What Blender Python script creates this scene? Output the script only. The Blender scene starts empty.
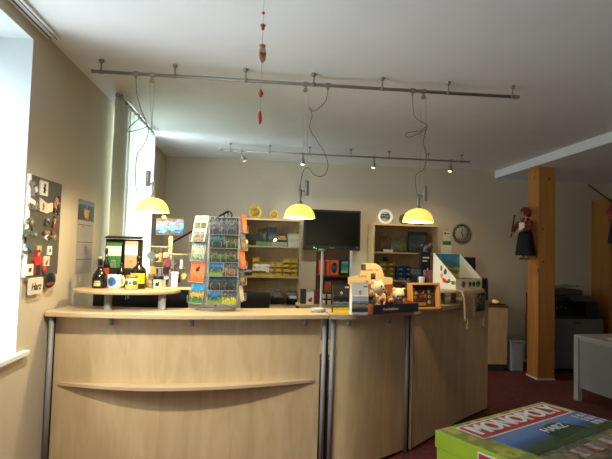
import bpy, bmesh, math, random
from mathutils import Vector, Matrix
random.seed(7)
PI = math.pi
S = bpy.context.scene
COL = S.collection

# ------------------------------------------------------------------ camera
F, YAW, PIT, ROL, H = 484.55, 0.0903253, 0.0471673, 0.0296532, 1.6
cy, sy = math.cos(YAW), math.sin(YAW)
FW = Vector((sy*math.cos(PIT), cy*math.cos(PIT), math.sin(PIT)))
r0 = Vector((cy, -sy, 0)); u0 = r0.cross(FW)
RT = math.cos(ROL)*r0 + math.sin(ROL)*u0
UP = -math.sin(ROL)*r0 + math.cos(ROL)*u0
CAM = Vector((0, 0, H))
def ray(x, y): return RT*((x-306)/F) - UP*((y-229.5)/F) + FW
def atz(x, y, z):
    d = ray(x, y); return CAM + d*((z-H)/d.z)
def aty(x, y, Y):
    d = ray(x, y); return CAM + d*(Y/d.y)
def atx(x, y, X):
    d = ray(x, y); return CAM + d*(X/d.x)
cd = bpy.data.cameras.new('camera'); cam = bpy.data.objects.new('camera', cd); COL.objects.link(cam)
cd.lens = F/612*36; cd.sensor_width = 36; cd.clip_start = 0.02
m = Matrix.Identity(4)
for i, v in enumerate((RT, UP, -FW)):
    for k in range(3): m[k][i] = v[k]
m.translation = CAM
cam.matrix_world = m
S.camera = cam

# ------------------------------------------------------------------ materials
def lin(c):
    def f(v):
        v /= 255
        return v/12.92 if v <= .04045 else ((v+.055)/1.055)**2.4
    return (f(c[0]), f(c[1]), f(c[2]), 1)
MATS = {}
def newmat(name):
    mt = bpy.data.materials.new(name); mt.use_nodes = True
    nt = mt.node_tree; b = nt.nodes['Principled BSDF']
    MATS[name] = mt
    return mt, nt, b
def N(nt, t, **kw):
    n = nt.nodes.new(t)
    for k, v in kw.items():
        if k in n.inputs.keys(): n.inputs[k].default_value = v
        else: setattr(n, k, v)
    return n
def mat(name, c, rough=.5, metal=0, var=.06, scale=8, stretch=(1, 1, 1), bump=0, bscale=60, spec=.5, emit=None, estr=0, alpha=None):
    """principled material whose colour varies a little with procedural noise"""
    if name in MATS: return MATS[name]
    mt, nt, b = newmat(name)
    b.inputs['Roughness'].default_value = rough
    b.inputs['Metallic'].default_value = metal
    b.inputs['Specular IOR Level'].default_value = spec
    tc = N(nt, 'ShaderNodeTexCoord'); mp = N(nt, 'ShaderNodeMapping')
    mp.inputs['Scale'].default_value = stretch
    nt.links.new(tc.outputs['Object'], mp.inputs['Vector'])
    no = N(nt, 'ShaderNodeTexNoise', Scale=scale, Detail=4)
    nt.links.new(mp.outputs[0], no.inputs['Vector'])
    rp = N(nt, 'ShaderNodeValToRGB')
    l = lin(c)
    rp.color_ramp.elements[0].position = .3; rp.color_ramp.elements[1].position = .7
    rp.color_ramp.elements[0].color = tuple(max(0, v*(1-var)) for v in l[:3])+(1,)
    rp.color_ramp.elements[1].color = tuple(min(1, v*(1+var)) for v in l[:3])+(1,)
    nt.links.new(no.outputs['Fac'], rp.inputs[0])
    nt.links.new(rp.outputs[0], b.inputs['Base Color'])
    if bump:
        n2 = N(nt, 'ShaderNodeTexNoise', Scale=bscale, Detail=3)
        nt.links.new(tc.outputs['Object'], n2.inputs['Vector'])
        bp = N(nt, 'ShaderNodeBump', Strength=bump, Distance=.01)
        nt.links.new(n2.outputs['Fac'], bp.inputs['Height'])
        nt.links.new(bp.outputs[0], b.inputs['Normal'])
    if emit:
        b.inputs['Emission Color'].default_value = lin(emit); b.inputs['Emission Strength'].default_value = estr
    return mt
def wood(name, a, c, rough=.45, s=(14, 14, .9), plank=0, knots=False):
    if name in MATS: return MATS[name]
    mt, nt, b = newmat(name)
    b.inputs['Roughness'].default_value = rough
    tc = N(nt, 'ShaderNodeTexCoord'); mp = N(nt, 'ShaderNodeMapping'); mp.inputs['Scale'].default_value = s
    nt.links.new(tc.outputs['Object'], mp.inputs['Vector'])
    no = N(nt, 'ShaderNodeTexNoise', Scale=2.2, Detail=6, Distortion=.6)
    nt.links.new(mp.outputs[0], no.inputs['Vector'])
    rp = N(nt, 'ShaderNodeValToRGB')
    rp.color_ramp.elements[0].position = .3; rp.color_ramp.elements[1].position = .72
    rp.color_ramp.elements[0].color = lin(a); rp.color_ramp.elements[1].color = lin(c)
    nt.links.new(no.outputs['Fac'], rp.inputs[0])
    out = rp.outputs[0]
    if plank:      # strip pattern of laminated boards
        mp2 = N(nt, 'ShaderNodeMapping'); mp2.inputs['Scale'].default_value = (plank, plank, .8)
        nt.links.new(tc.outputs['Object'], mp2.inputs['Vector'])
        vo = N(nt, 'ShaderNodeTexVoronoi', Scale=1.0, Randomness=.75)
        nt.links.new(mp2.outputs[0], vo.inputs['Vector'])
        bw = N(nt, 'ShaderNodeRGBToBW'); nt.links.new(vo.outputs['Color'], bw.inputs[0])
        mr = N(nt, 'ShaderNodeMapRange'); mr.inputs['To Min'].default_value = .93; mr.inputs['To Max'].default_value = 1.06
        nt.links.new(bw.outputs[0], mr.inputs['Value'])
        hs = N(nt, 'ShaderNodeHueSaturation')
        nt.links.new(out, hs.inputs['Color']); nt.links.new(mr.outputs[0], hs.inputs['Value'])
        out = hs.outputs[0]
    if knots:
        mp3 = N(nt, 'ShaderNodeMapping'); mp3.inputs['Scale'].default_value = (9, 9, 4)
        nt.links.new(tc.outputs['Object'], mp3.inputs['Vector'])
        v3 = N(nt, 'ShaderNodeTexVoronoi', Scale=1.0); nt.links.new(mp3.outputs[0], v3.inputs['Vector'])
        r3 = N(nt, 'ShaderNodeValToRGB'); r3.color_ramp.elements[0].position = .07; r3.color_ramp.elements[1].position = .13
        r3.color_ramp.elements[0].color = lin((70, 38, 16)); r3.color_ramp.elements[1].color = (1, 1, 1, 1)
        nt.links.new(v3.outputs['Distance'], r3.inputs[0])
        mx = N(nt, 'ShaderNodeMix', data_type='RGBA', blend_type='MULTIPLY'); mx.inputs[0].default_value = 1
        nt.links.new(out, mx.inputs[6]); nt.links.new(r3.outputs[0], mx.inputs[7]); out = mx.outputs[2]
    nt.links.new(out, b.inputs['Base Color'])
    return mt
def picture(name, cols, scale=3.5, amp=.5, rough=.6, axis='Z'):
    """a printed picture: bands of colour from bottom to top broken up by noise, different on every object"""
    if name in MATS: return MATS[name]
    mt, nt, b = newmat(name)
    b.inputs['Roughness'].default_value = rough; b.inputs['Specular IOR Level'].default_value = .2
    tc = N(nt, 'ShaderNodeTexCoord'); oi = N(nt, 'ShaderNodeObjectInfo')
    sp = N(nt, 'ShaderNodeSeparateXYZ'); nt.links.new(tc.outputs['Generated'], sp.inputs[0])
    no = N(nt, 'ShaderNodeTexNoise', noise_dimensions='4D', Scale=scale, Detail=5)
    nt.links.new(tc.outputs['Generated'], no.inputs['Vector'])
    mu = N(nt, 'ShaderNodeMath', operation='MULTIPLY'); mu.inputs[1].default_value = 37
    nt.links.new(oi.outputs['Random'], mu.inputs[0]); nt.links.new(mu.outputs[0], no.inputs['W'])
    m1 = N(nt, 'ShaderNodeMath', operation='MULTIPLY_ADD'); m1.inputs[1].default_value = amp; m1.inputs[2].default_value = -amp/2
    nt.links.new(no.outputs['Fac'], m1.inputs[0])
    m2 = N(nt, 'ShaderNodeMath', operation='ADD')
    nt.links.new(sp.outputs[axis], m2.inputs[0]); nt.links.new(m1.outputs[0], m2.inputs[1])
    rp = N(nt, 'ShaderNodeValToRGB'); e = rp.color_ramp.elements
    n = len(cols)
    while len(e) < n: e.new(.5)
    for i, c in enumerate(cols):
        e[i].position = .08+.84*i/(n-1); e[i].color = lin(c)
    rp.color_ramp.interpolation = 'B_SPLINE' if amp < .3 else 'LINEAR'
    nt.links.new(m2.outputs[0], rp.inputs[0]); nt.links.new(rp.outputs[0], b.inputs['Base Color'])
    return mt
def thin_glass(name, c=(235, 240, 240), refl=.12, rough=.02):
    if name in MATS: return MATS[name]
    mt = bpy.data.materials.new(name); mt.use_nodes = True; MATS[name] = mt
    nt = mt.node_tree; nt.nodes.remove(nt.nodes['Principled BSDF'])
    o = nt.nodes['Material Output']
    t = N(nt, 'ShaderNodeBsdfTransparent'); t.inputs[0].default_value = lin(c)
    g = N(nt, 'ShaderNodeBsdfGlossy'); g.inputs['Roughness'].default_value = rough
    lw = N(nt, 'ShaderNodeLayerWeight'); lw.inputs[0].default_value = .25
    ad = N(nt, 'ShaderNodeMath', operation='MULTIPLY_ADD'); ad.inputs[1].default_value = .5; ad.inputs[2].default_value = refl
    nt.links.new(lw.outputs['Fresnel'], ad.inputs[0])
    mx = N(nt, 'ShaderNodeMixShader'); nt.links.new(ad.outputs[0], mx.inputs[0])
    nt.links.new(t.outputs[0], mx.inputs[1]); nt.links.new(g.outputs[0], mx.inputs[2])
    nt.links.new(mx.outputs[0], o.inputs[0])
    return mt

WALL = mat('wall_paint', (200, 188, 166), .9, var=.03, scale=2, bump=.08, bscale=90)
CEIL = mat('ceiling_paint', (230, 231, 232), .95, var=.02, scale=3, bump=.13, bscale=80)
WHITE = mat('white_paint', (232, 234, 232), .5, var=.02)
CARPET = mat('carpet', (92, 34, 32), .95, var=.35, scale=14, bump=.6, bscale=220)
MAPLE = wood('maple_laminate', (200, 170, 126), (216, 189, 146), .42, s=(6, 6, 1.3), plank=7.5)
MAPLE_T = wood('maple_top', (192, 166, 126), (206, 182, 144), .35, s=(.9, 9, 9))
SHELFW = wood('cabinet_wood', (188, 158, 112), (208, 180, 134), .5, s=(1, 10, 10))
BACKW = wood('cabinet_back', (172, 144, 102), (190, 162, 120), .6, s=(10, 10, 1))
PINE = wood('pine', (168, 108, 50), (198, 136, 66), .5, s=(16, 16, .7), knots=True)
RACKW = wood('pale_beech', (214, 176, 124), (230, 196, 146), .5)
FRAMEW = wood('oak_frame', (196, 142, 74), (214, 162, 92), .4)
DOORW = wood('orange_veneer', (150, 98, 40), (172, 116, 52), .45, s=(8, 8, .8))
STEEL = mat('brushed_steel', (150, 145, 134), .45, .5, var=.04)
CHROME = mat('satin_chrome', (150, 148, 142), .5, .6, var=.03)
ALU = mat('grey_post', (146, 146, 144), .5, .15, var=.03)
BLACK = mat('black_plastic', (18, 18, 20), .35, var=.1)
BLACKM = mat('black_matte', (22, 21, 22), .8, var=.15)
SCREEN = mat('dark_screen', (8, 8, 10), .3, var=.1, spec=.25)
WIRE = mat('white_wire', (176, 178, 178), .4, .2, var=.02)
CORD = mat('grey_cord', (92, 86, 76), .5, var=.05)
GREY = mat('grey_plastic', (120, 120, 118), .5)
DGREY = mat('dark_grey', (62, 62, 62), .45)
PAPER = mat('white_paper', (228, 226, 218), .7, var=.02)
CREAM = mat('cream_card', (218, 196, 150), .7, var=.03)
RED = mat('red_print', (196, 40, 34), .5)
ORANGE = mat('orange_print', (226, 92, 44), .5)
YELLOW = mat('yellow_plastic', (232, 184, 44), .4, var=.04)
BLUE = mat('blue_plastic', (34, 84, 140), .4, var=.06)
YELLOWL = mat('yellow_label', (236, 206, 40), .5)
GREEN = mat('green_print', (62, 116, 62), .5, var=.15)
PINK = mat('pink_card', (214, 150, 120), .55, var=.05)
TEAL = mat('teal_print', (60, 140, 150), .5, var=.25, scale=30)
NAVY = mat('navy_card', (30, 34, 58), .5)
BROWN = mat('brown_card', (150, 92, 52), .6, var=.1)
DBROWN = mat('dark_brown', (66, 42, 30), .6, var=.15)
GLASSB = mat('dark_bottle_glass', (26, 20, 14), .08, var=.1)
CLEAR = thin_glass('clear_plastic', (205, 214, 216), .2, .08)
PANE = thin_glass('cabinet_glass', (250, 251, 250), .02, .02)
WPANE = thin_glass('window_glass', (250, 252, 252), .05, .0)
SKIN = mat('doll_skin', (196, 140, 104), .6)

# ------------------------------------------------------------------ mesh builder
class B:
    def __init__(s): s.bm = bmesh.new(); s.mi = 0; s.mats = []
    def use(s, mt):
        if mt not in s.mats: s.mats.append(mt)
        s.mi = s.mats.index(mt); return s
    def _set(s, faces, smooth=False):
        for f in faces: f.material_index = s.mi; f.smooth = smooth
    def box(s, x, y, z, sx, sy_, sz, rz=0, rx=0, ry=0):
        """box of full size sx,sy,sz centred at x,y,z"""
        M = Matrix.Translation((x, y, z)) @ Matrix.Rotation(rz, 4, 'Z') @ Matrix.Rotation(rx, 4, 'X') @ Matrix.Rotation(ry, 4, 'Y')
        vs = [s.bm.verts.new(M @ Vector((a*sx/2, b*sy_/2, c*sz/2))) for a in (-1, 1) for b in (-1, 1) for c in (-1, 1)]
        idx = ((0, 1, 3, 2), (4, 6, 7, 5), (0, 4, 5, 1), (2, 3, 7, 6), (0, 2, 6, 4), (1, 5, 7, 3))
        s._set([s.bm.faces.new([vs[i] for i in q]) for q in idx]); return s
    def bx(s, x0, x1, y0, y1, z0, z1): return s.box((x0+x1)/2, (y0+y1)/2, (z0+z1)/2, x1-x0, y1-y0, z1-z0)
    def prism(s, pts, z0, z1, M=None):
        M = M or Matrix.Identity(4)
        a = [s.bm.verts.new(M @ Vector((p[0], p[1], z0))) for p in pts]
        b = [s.bm.verts.new(M @ Vector((p[0], p[1], z1))) for p in pts]
        n = len(pts); fs = [s.bm.faces.new(a[::-1]), s.bm.faces.new(b)]
        for i in range(n): fs.append(s.bm.faces.new((a[i], a[(i+1) % n], b[(i+1) % n], b[i])))
        s._set(fs); return s
    def card(s, pts, t=.002, y=0):
        """upright flat shape: pts in (x,z), thickness t along y"""
        M = Matrix.Rotation(PI/2, 4, 'X'); M = Matrix.Translation((0, y, 0)) @ M
        return s.prism(pts, -t/2, t/2, M)
    def lathe(s, prof, n=20, loc=(0, 0, 0), M=None, smooth=True, closed=True):
        M = (Matrix.Translation(loc) @ M) if M else Matrix.Translation(loc)
        rings = []
        for r, z in prof:
            if r < 1e-6: rings.append([s.bm.verts.new(M @ Vector((0, 0, z)))])
            else: rings.append([s.bm.verts.new(M @ Vector((r*math.cos(2*PI*i/n), r*math.sin(2*PI*i/n), z))) for i in range(n)])
        fs = []
        for A, C in zip(rings, rings[1:]):
            for i in range(n):
                j = (i+1) % n
                if len(A) == 1 and len(C) == 1: continue
                if len(A) == 1: q = (A[0], C[j], C[i])
                elif len(C) == 1: q = (A[i], A[j], C[0])
                else: q = (A[i], A[j], C[j], C[i])
                fs.append(s.bm.faces.new(q))
        s._set(fs, smooth)
        if closed:
            caps = []
            if len(rings[0]) > 1: caps.append(s.bm.faces.new(rings[0][::-1]))
            if len(rings[-1]) > 1: caps.append(s.bm.faces.new(rings[-1]))
            s._set(caps)
        return s
    def cyl(s, p0, p1, r, r1=None, n=12):
        p0, p1 = Vector(p0), Vector(p1); d = p1-p0
        M = Vector((0, 0, 1)).rotation_difference(d).to_matrix().to_4x4()
        return s.lathe([(r, 0), (r if r1 is None else r1, d.length)], n, p0, M)
    def tube(s, pts, r, n=6, smooth_path=True, closed=False):
        P = [Vector(p) for p in pts]
        if smooth_path and len(P) > 2:
            Q = []
            m_ = len(P)
            rng = range(m_ if closed else m_-1)
            for i in rng:
                a = P[(i-1) % m_] if (i > 0 or closed) else P[0]
                b, c = P[i], P[(i+1) % m_]
                d = P[(i+2) % m_] if (i+2 < m_ or closed) else P[-1]
                for k in range(6):
                    t = k/6
                    Q.append(.5*((2*b)+(-a+c)*t+(2*a-5*b+4*c-d)*t*t+(-a+3*b-3*c+d)*t**3))
            if not closed: Q.append(P[-1])
            P = Q
        rings = []; up = Vector((0, 0, 1)); prev = None; m_ = len(P)
        for i, p in enumerate(P):
            a = P[(i-1) % m_] if (i > 0 or closed) else P[0]; b = P[(i+1) % m_] if (i < m_-1 or closed) else P[-1]
            t = (b-a).normalized() if (b-a).length > 1e-9 else up
            if prev is None: x = t.orthogonal().normalized()
            else:
                x = prev - t*prev.dot(t)
                x = x.normalized() if x.length > 1e-6 else t.orthogonal().normalized()
            prev = x; y = t.cross(x)
            rings.append([s.bm.verts.new(p+(x*math.cos(2*PI*k/n)+y*math.sin(2*PI*k/n))*r) for k in range(n)])
        fs = []
        pairs = list(zip(rings, rings[1:]))
        if closed: pairs.append((rings[-1], rings[0]))
        for A, C in pairs:
            for k in range(n): fs.append(s.bm.faces.new((A[k], A[(k+1) % n], C[(k+1) % n], C[k])))
        if not closed: fs += [s.bm.faces.new(rings[0][::-1]), s.bm.faces.new(rings[-1])]
        s._set(fs, True); return s
    def ball(s, x, y, z, rx, ry=None, rz=None, n=14, rot=None):
        ry = rx if ry is None else ry; rz = rx if rz is None else rz
        M = Matrix.Translation((x, y, z)) @ (rot or Matrix.Identity(4)) @ Matrix.Diagonal((rx, ry, rz, 1))
        k = max(5, n//2)
        prof = [(math.sin(PI*i/k), -math.cos(PI*i/k)) for i in range(k+1)]
        prof[0] = (0, -1); prof[-1] = (0, 1)
        return s.lathe(prof, n, (0, 0, 0), M)
    def patch(s, r, z0, z1, a0, a1, n=10, loc=(0, 0, 0), t=.0008):
        """curved label on a round body"""
        v = []
        for i in range(n+1):
            a = a0+(a1-a0)*i/n
            v.append([s.bm.verts.new(Vector(loc)+Vector((q*math.cos(a), q*math.sin(a), z))) for q in (r, r+t) for z in (z0, z1)])
        fs = []
        for A, C in zip(v, v[1:]):
            for p, q in ((0, 1), (1, 3), (3, 2), (2, 0)): fs.append(s.bm.faces.new((A[p], A[q], C[q], C[p])))
        for A in (v[0], v[-1]): fs.append(s.bm.faces.new((A[0], A[1], A[3], A[2])))
        s._set(fs); return s
    def build(s, name, mt=None, parent=None, loc=None, rot=None, bevel=0, sub=0, remesh=0):
        bmesh.ops.recalc_face_normals(s.bm, faces=s.bm.faces)
        me = bpy.data.meshes.new(name); s.bm.to_mesh(me); s.bm.free()
        o = bpy.data.objects.new(name, me); COL.objects.link(o)
        for q in (s.mats or [mt or PAPER]): me.materials.append(q)
        if parent: o.parent = parent
        if loc is not None: o.location = loc
        if rot is not None: o.rotation_euler = rot
        if remesh:
            md = o.modifiers.new('remesh', 'REMESH'); md.mode = 'VOXEL'; md.voxel_size = remesh; md.use_smooth_shade = True
            ms = o.modifiers.new('smooth', 'SMOOTH'); ms.iterations = 4
        if bevel:
            md = o.modifiers.new('bevel', 'BEVEL'); md.width = bevel; md.segments = 2; md.limit_method = 'ANGLE'; md.angle_limit = .7
        if sub:
            md = o.modifiers.new('sub', 'SUBSURF'); md.levels = sub; md.render_levels = sub
        return o
def tag(o, label, cat, group=None):
    o['label'] = label; o['category'] = cat
    if group: o['group'] = group
    return o
def thing(name, label, cat, loc=(0, 0, 0), rz=0, group=None, rot=None):
    o = bpy.data.objects.new(name, None); COL.objects.link(o); o.empty_display_size = .05
    o.location = loc; o.rotation_euler = rot or (0, 0, rz)
    return tag(o, label, cat, group)
def struct(o): o['kind'] = 'structure'; return o
def text(body, size, mt, parent, loc, rot=(PI/2, 0, 0), name='lettering', ext=.0004, align='CENTER', sx=1, bold=0, shear=0):
    cu = bpy.data.curves.new(name, 'FONT'); cu.body = body; cu.size = size; cu.extrude = ext; cu.align_x = align; cu.align_y = 'CENTER'
    cu.offset = bold; cu.shear = shear; cu.resolution_u = 3
    t = bpy.data.objects.new(name+'_curve', cu); COL.objects.link(t)
    dg = bpy.context.evaluated_depsgraph_get()
    me = bpy.data.meshes.new_from_object(t.evaluated_get(dg)); me.name = name
    bpy.data.objects.remove(t); bpy.data.curves.remove(cu)
    me.materials.clear(); me.materials.append(mt)
    o = bpy.data.objects.new(name, me); COL.objects.link(o); o.parent = parent
    o.location = loc; o.rotation_euler = rot; o.scale = (sx, 1, 1)
    return o
def V(*a): return Vector(a)
def copy_tree(o, parent=None):
    c = o.copy(); COL.objects.link(c)
    if parent: c.parent = parent
    for ch in list(o.children): copy_tree(ch, c)
    return c

# ------------------------------------------------------------------ room shell
XL, YB, XR, YF, ZC = -1.45, 7.3, 6.6, -2.6, 2.965
struct(B().bx(XL-.4, XR+.2, YF-.2, YB+.2, -.12, 0).build('floor', CARPET))
struct(B().bx(XL-.4, XR+.2, YF-.2, YB+.2, ZC, ZC+.12).build('ceiling', CEIL))
struct(B().bx(3.625, XR+.1, YF-.1, YB+.1, 2.852, ZC+.02).build('ceiling_right', CEIL))
struct(B().bx(XL-.4, XR+.2, YB, YB+.2, -.05, ZC+.05).build('wall_back', WALL))
struct(B().bx(XR, XR+.2, YF-.2, YB+.2, -.05, ZC+.05).build('wall_right', WALL))
# left wall with deep window niches; W4 is an unseen window added for light
W1 = (1.35, 3.09, .93, 2.868); W4 = (-1.9, -.2, .93, 2.868); W2 = (4.74, 5.9, .93, 2.88)
b = B(); t = XL-.4
ys = [YF-.2, W4[0], W4[1], W1[0], W1[1], W2[0], W2[1], YB+.2]
for a, c in zip(ys[::2], ys[1::2]): b.bx(t, XL, a, c, -.05, ZC+.05)
for w in (W4, W1, W2):
    b.bx(t, XL, w[0], w[1], -.05, w[2]); b.bx(t, XL, w[0], w[1], w[3], ZC+.05)
wl_ = struct(b.build('wall_left', WALL))
wl_.data.materials.append(mat('niche_daylight_tint', (206, 212, 212), .9, var=.02, bump=.08, bscale=90))
for f in wl_.data.polygons:      # cool daylight on the niche faces is put into their colour
    if abs(f.normal.x) < .5 and any(w[0]-.01 < f.center.y < w[1]+.01 and .9 < f.center.z < 2.9 for w in (W4, W1, W2)): f.material_index = 1
# front wall (behind the camera) with a shop window
W3 = (-.78, .34, .5, 1.22)
b = B()
b.bx(XL-.4, W3[0], YF-.2, YF, -.05, ZC+.05); b.bx(W3[1], XR+.2, YF-.2, YF, -.05, ZC+.05)
b.bx(W3[0], W3[1], YF-.2, YF, -.05, W3[2]); b.bx(W3[0], W3[1], YF-.2, YF, W3[3], ZC+.05)
struct(b.build('wall_front', WALL))
def window_side(i, w):
    x = XL-.37
    b = B(); f = .06
    for y0, y1, z0, z1 in ((w[0], w[1], w[2], w[2]+f), (w[0], w[1], w[3]-f, w[3]), (w[0], w[0]+f, w[2]+f, w[3]-f), (w[1]-f, w[1], w[2]+f, w[3]-f), ((w[0]+w[1])/2-.03, (w[0]+w[1])/2+.03, w[2]+f, w[3]-f)):
        b.bx(x-.03, x+.03, y0, y1, z0, z1)
    o = struct(b.build('window_%d' % i, WHITE, bevel=.004))
    p = B().bx(x-.003, x+.003, w[0]+f, w[1]-f, w[2]+f, w[3]-f).build('pane', WPANE, o)
    return o
w1 = window_side(1, W1); w2 = window_side(2, W2); w4 = window_side(4, W4)
B().bx(XL-.34, XL+.035, W4[0]-.08, W4[1]+.11, .912, .942).build('sill', WHITE, w4, bevel=.004)
B().bx(XL-.34, XL+.035, W1[0]-.08, W1[1]+.11, .912, .942).build('sill', WHITE, w1, bevel=.004)
B().bx(XL-.34, XL+.035, W2[0]-.05, W2[1]+.05, .912, .942).build('sill', WHITE, w2, bevel=.004)
b = B(); f = .06
for x0, x1, z0, z1 in ((W3[0], W3[1], W3[2], W3[2]+f), (W3[0], W3[1], W3[3]-f, W3[3]), (W3[0], W3[0]+f, W3[2]+f, W3[3]-f), (W3[1]-f, W3[1], W3[2]+f, W3[3]-f)):
    b.bx(x0, x1, YF-.12, YF-.06, z0, z1)
w3 = struct(b.build('window_3', WHITE))
B().bx(W3[0]+f, W3[1]-f, YF-.093, YF-.087, W3[2]+f, W3[3]-f).build('pane', WPANE, w3)

# timber post with a white foot strip
pt = thing('timber_post', 'square knotty pine post carrying the lowered ceiling', 'post', (3.82, 6.33, 0))
B().bx(-.12, .12, -.13, .13, .002, 2.852).build('shaft', PINE, pt, bevel=.006)
b = B()
b.bx(-.128, .128, -.138, -.13, 0, .022); b.bx(-.128, -.12, -.138, .138, 0, .022)
b.bx(.12, .128, -.138, .138, 0, .022); b.bx(-.128, .128, .13, .138, 0, .022)
b.build('foot_strip', PAPER, pt)

# ------------------------------------------------------------------ ceiling rails
def rail(name, label, x0, x1, Y, z, posts, r=.0125):
    o = thing(name, label, 'light rail', ((x0+x1)/2, Y, z)); cx = (x0+x1)/2
    B().cyl((x0-cx, 0, 0), (x1-cx, 0, 0), r).cyl((x1-cx, 0, 0), (x1-cx+.035, 0, 0), r*1.5, r*1.1).cyl((x0-cx-.02, 0, 0), (x0-cx, 0, 0), r*1.15).build('tube', STEEL, o)
    for px in posts:
        b = B(); b.cyl((px-cx, 0, 0), (px-cx, 0, ZC-z), .006, n=8); b.lathe([(.02, ZC-z), (.02, ZC-z-.008), (.012, ZC-z-.022), (.0, ZC-z-.022)], 14, (px-cx, 0, 0)); b.cyl((px-cx-.014, 0, 0), (px-cx+.014, 0, 0), r*1.25)
        b.build('ceiling_mount', STEEL, o)
    return o
RY, RZ = 3.62, 2.878
rail('light_rail', 'long steel light rail crossing the whole room above the counter, with yellow pendants on it', -1.262, 1.955, RY, RZ, [-1.215, -.685, -.163, .353, .885, 1.412, 1.935])
QY, QZ = 6.2, 2.872
rail('light_rail', 'shorter steel light rail further back with small spotlights on it', -.55, 2.70, QY, QZ, [-.44, .06, .58, 1.12, 1.63, 2.16, 2.62], .011)
for k, (px, py) in enumerate(()): pass

# pendant lamps
SHADE, nt, bs = newmat('yellow_lamp_glass')
bs.inputs['Base Color'].default_value = lin((255, 228, 120)); bs.inputs['Roughness'].default_value = .25
bs.inputs['Emission Color'].default_value = lin((255, 234, 104)); bs.inputs['Emission Strength'].default_value = .8
bs.inputs['Transmission Weight'].default_value = .0
BULB = mat('warm_bulb', (255, 240, 200), .4, emit=(255, 214, 130), estr=6)
BULBC = mat('white_bulb', (240, 250, 255), .4, emit=(228, 250, 255), estr=9)
def pendant(label, px, pyb, pulley, clip, cords, weight, stem):
    """px,pyb: centre and rim of the shade; everything hangs in the plane of the rail"""
    c = aty(px, pyb, RY)
    o = thing('pendant_lamp', label, 'lamp', c, group='yellow pendant lamps on the front rail')
    def L(x, y): return aty(x, y, RY)-c
    R = .118
    prof = [(R, 0), (R*.99, .012), (R*.93, .036), (R*.82, .062), (R*.62, .085), (R*.36, .099), (.022, .104)]
    inner = [(r*.97, z-.003) for r, z in prof[::-1]]
    inner[-1] = (R*.965, .001)
    B().lathe(prof+inner, 32, closed=False).build('lamp_shade', SHADE, o)
    B().ball(0, 0, .034, .028, .028, .032).build('bulb', BULB, o)
    s0, s1 = L(*stem[0]), L(*stem[1])
    B().lathe([(.012, .062), (.02, .075), (.02, .112), (.017, .125), (.012, .127)], 14).cyl((0, 0, .1), (0, 0, s1.z), .012).build('socket', CHROME, o)
    w0, w1_ = L(*weight[0]), L(*weight[1]); wx = w0.x; wy = -.0
    b = B(); b.lathe([(.003, w0.z), (.017, w0.z+.004), (.017, w1_.z-.004), (.003, w1_.z)], 14, (wx, wy, 0))
    b.cyl((0, 0, s1.z-.015), (wx, wy, s1.z-.015), .006)
    b.build('counterweight', CHROME, o)
    pu = L(*pulley); top = RZ-c.z
    b = B(); b.box(pu.x, 0, top, .036, .03, .03); b.cyl((pu.x, -.008, top-.045), (pu.x, .008, top-.045), .017, n=16); b.cyl((pu.x, 0, top-.03), (pu.x, 0, top), .006)
    b.build('pulley', STEEL, o)
    b = B(); b.tube([(pu.x-.021, 0, top-.045), (pu.x*.55, 0, top*.55), (0, 0, s1.z-.01)], .0012, 4, False); b.tube([(pu.x+.021, 0, top-.045), (wx, wy, w1_.z-.005)], .0012, 4, False)
    b.build('suspension_cable', STEEL, o)
    cl = L(*clip)
    B().box(cl.x, 0, top, .036, .03, .03).cyl((cl.x, 0, top-.035), (cl.x, 0, top), .008).build('rail_clip', STEEL, o)
    pts = []
    for i, (x, y) in enumerate(cords):
        q = L(x, y); q.y = -.03*math.sin(PI*i/(len(cords)-1)) ; pts.append(q)
    pts[0] = V(cl.x, 0, top-.03)
    B().tube(pts, .0028, 6).build('power_cord', CORD, o)
    li = bpy.data.lights.new('pendant_glow', 'POINT'); li.energy = 21; li.color = (1, .78, .42); li.shadow_soft_size = .03
    lo = bpy.data.objects.new('pendant_glow', li); COL.objects.link(lo); lo.parent = o; lo.location = (0, 0, -.012)
    return o
pendant('yellow glass pendant lamp hanging in front of the white vertical blinds', 152.5, 212, (152, 80), (136, 77),
        [(136, 80), (137, 94), (141, 109), (145, 119), (147.5, 126), (144, 129), (130, 132.5), (128.8, 130), (139, 120.5), (144, 119), (148, 125), (149, 135), (145, 145), (138, 156), (136.5, 172), (136.5, 187), (139.5, 197), (144, 196), (147.6, 187)],
        ((147.8, 186.5), (147.8, 170.5)), ((152, 200), (152, 182)))
pendant('yellow glass pendant lamp hanging left of the wall television', 299.5, 218, (305.5, 91), (328, 91),
        [(329.7, 91), (325.7, 101), (317.6, 109.4), (312, 111.7), (309, 108), (311.7, 116), (309.4, 129), (316, 140.5), (324, 153.5), (327.4, 165), (325.7, 173), (320.8, 177), (314, 175), (307.8, 168), (303, 172), (299.5, 190)],
        ((306.5, 196), (306.5, 180.5)), ((299.5, 204), (299.5, 189)))
pendant('yellow glass pendant lamp hanging above the right end of the counter', 418, 222, (423.5, 97), (412.5, 95),
        [(411.7, 96), (412.7, 106), (414, 116), (421, 122.5), (426.4, 125.8), (422.5, 132), (407.8, 138), (404.5, 135.6), (409, 133), (419, 132), (426, 127), (423, 137), (423, 147), (425.8, 158), (422.5, 170), (417.6, 173), (415, 179), (417, 195)],
        ((424.7, 201), (424.7, 185.5)), ((417.6, 209), (417.6, 194)))
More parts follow.
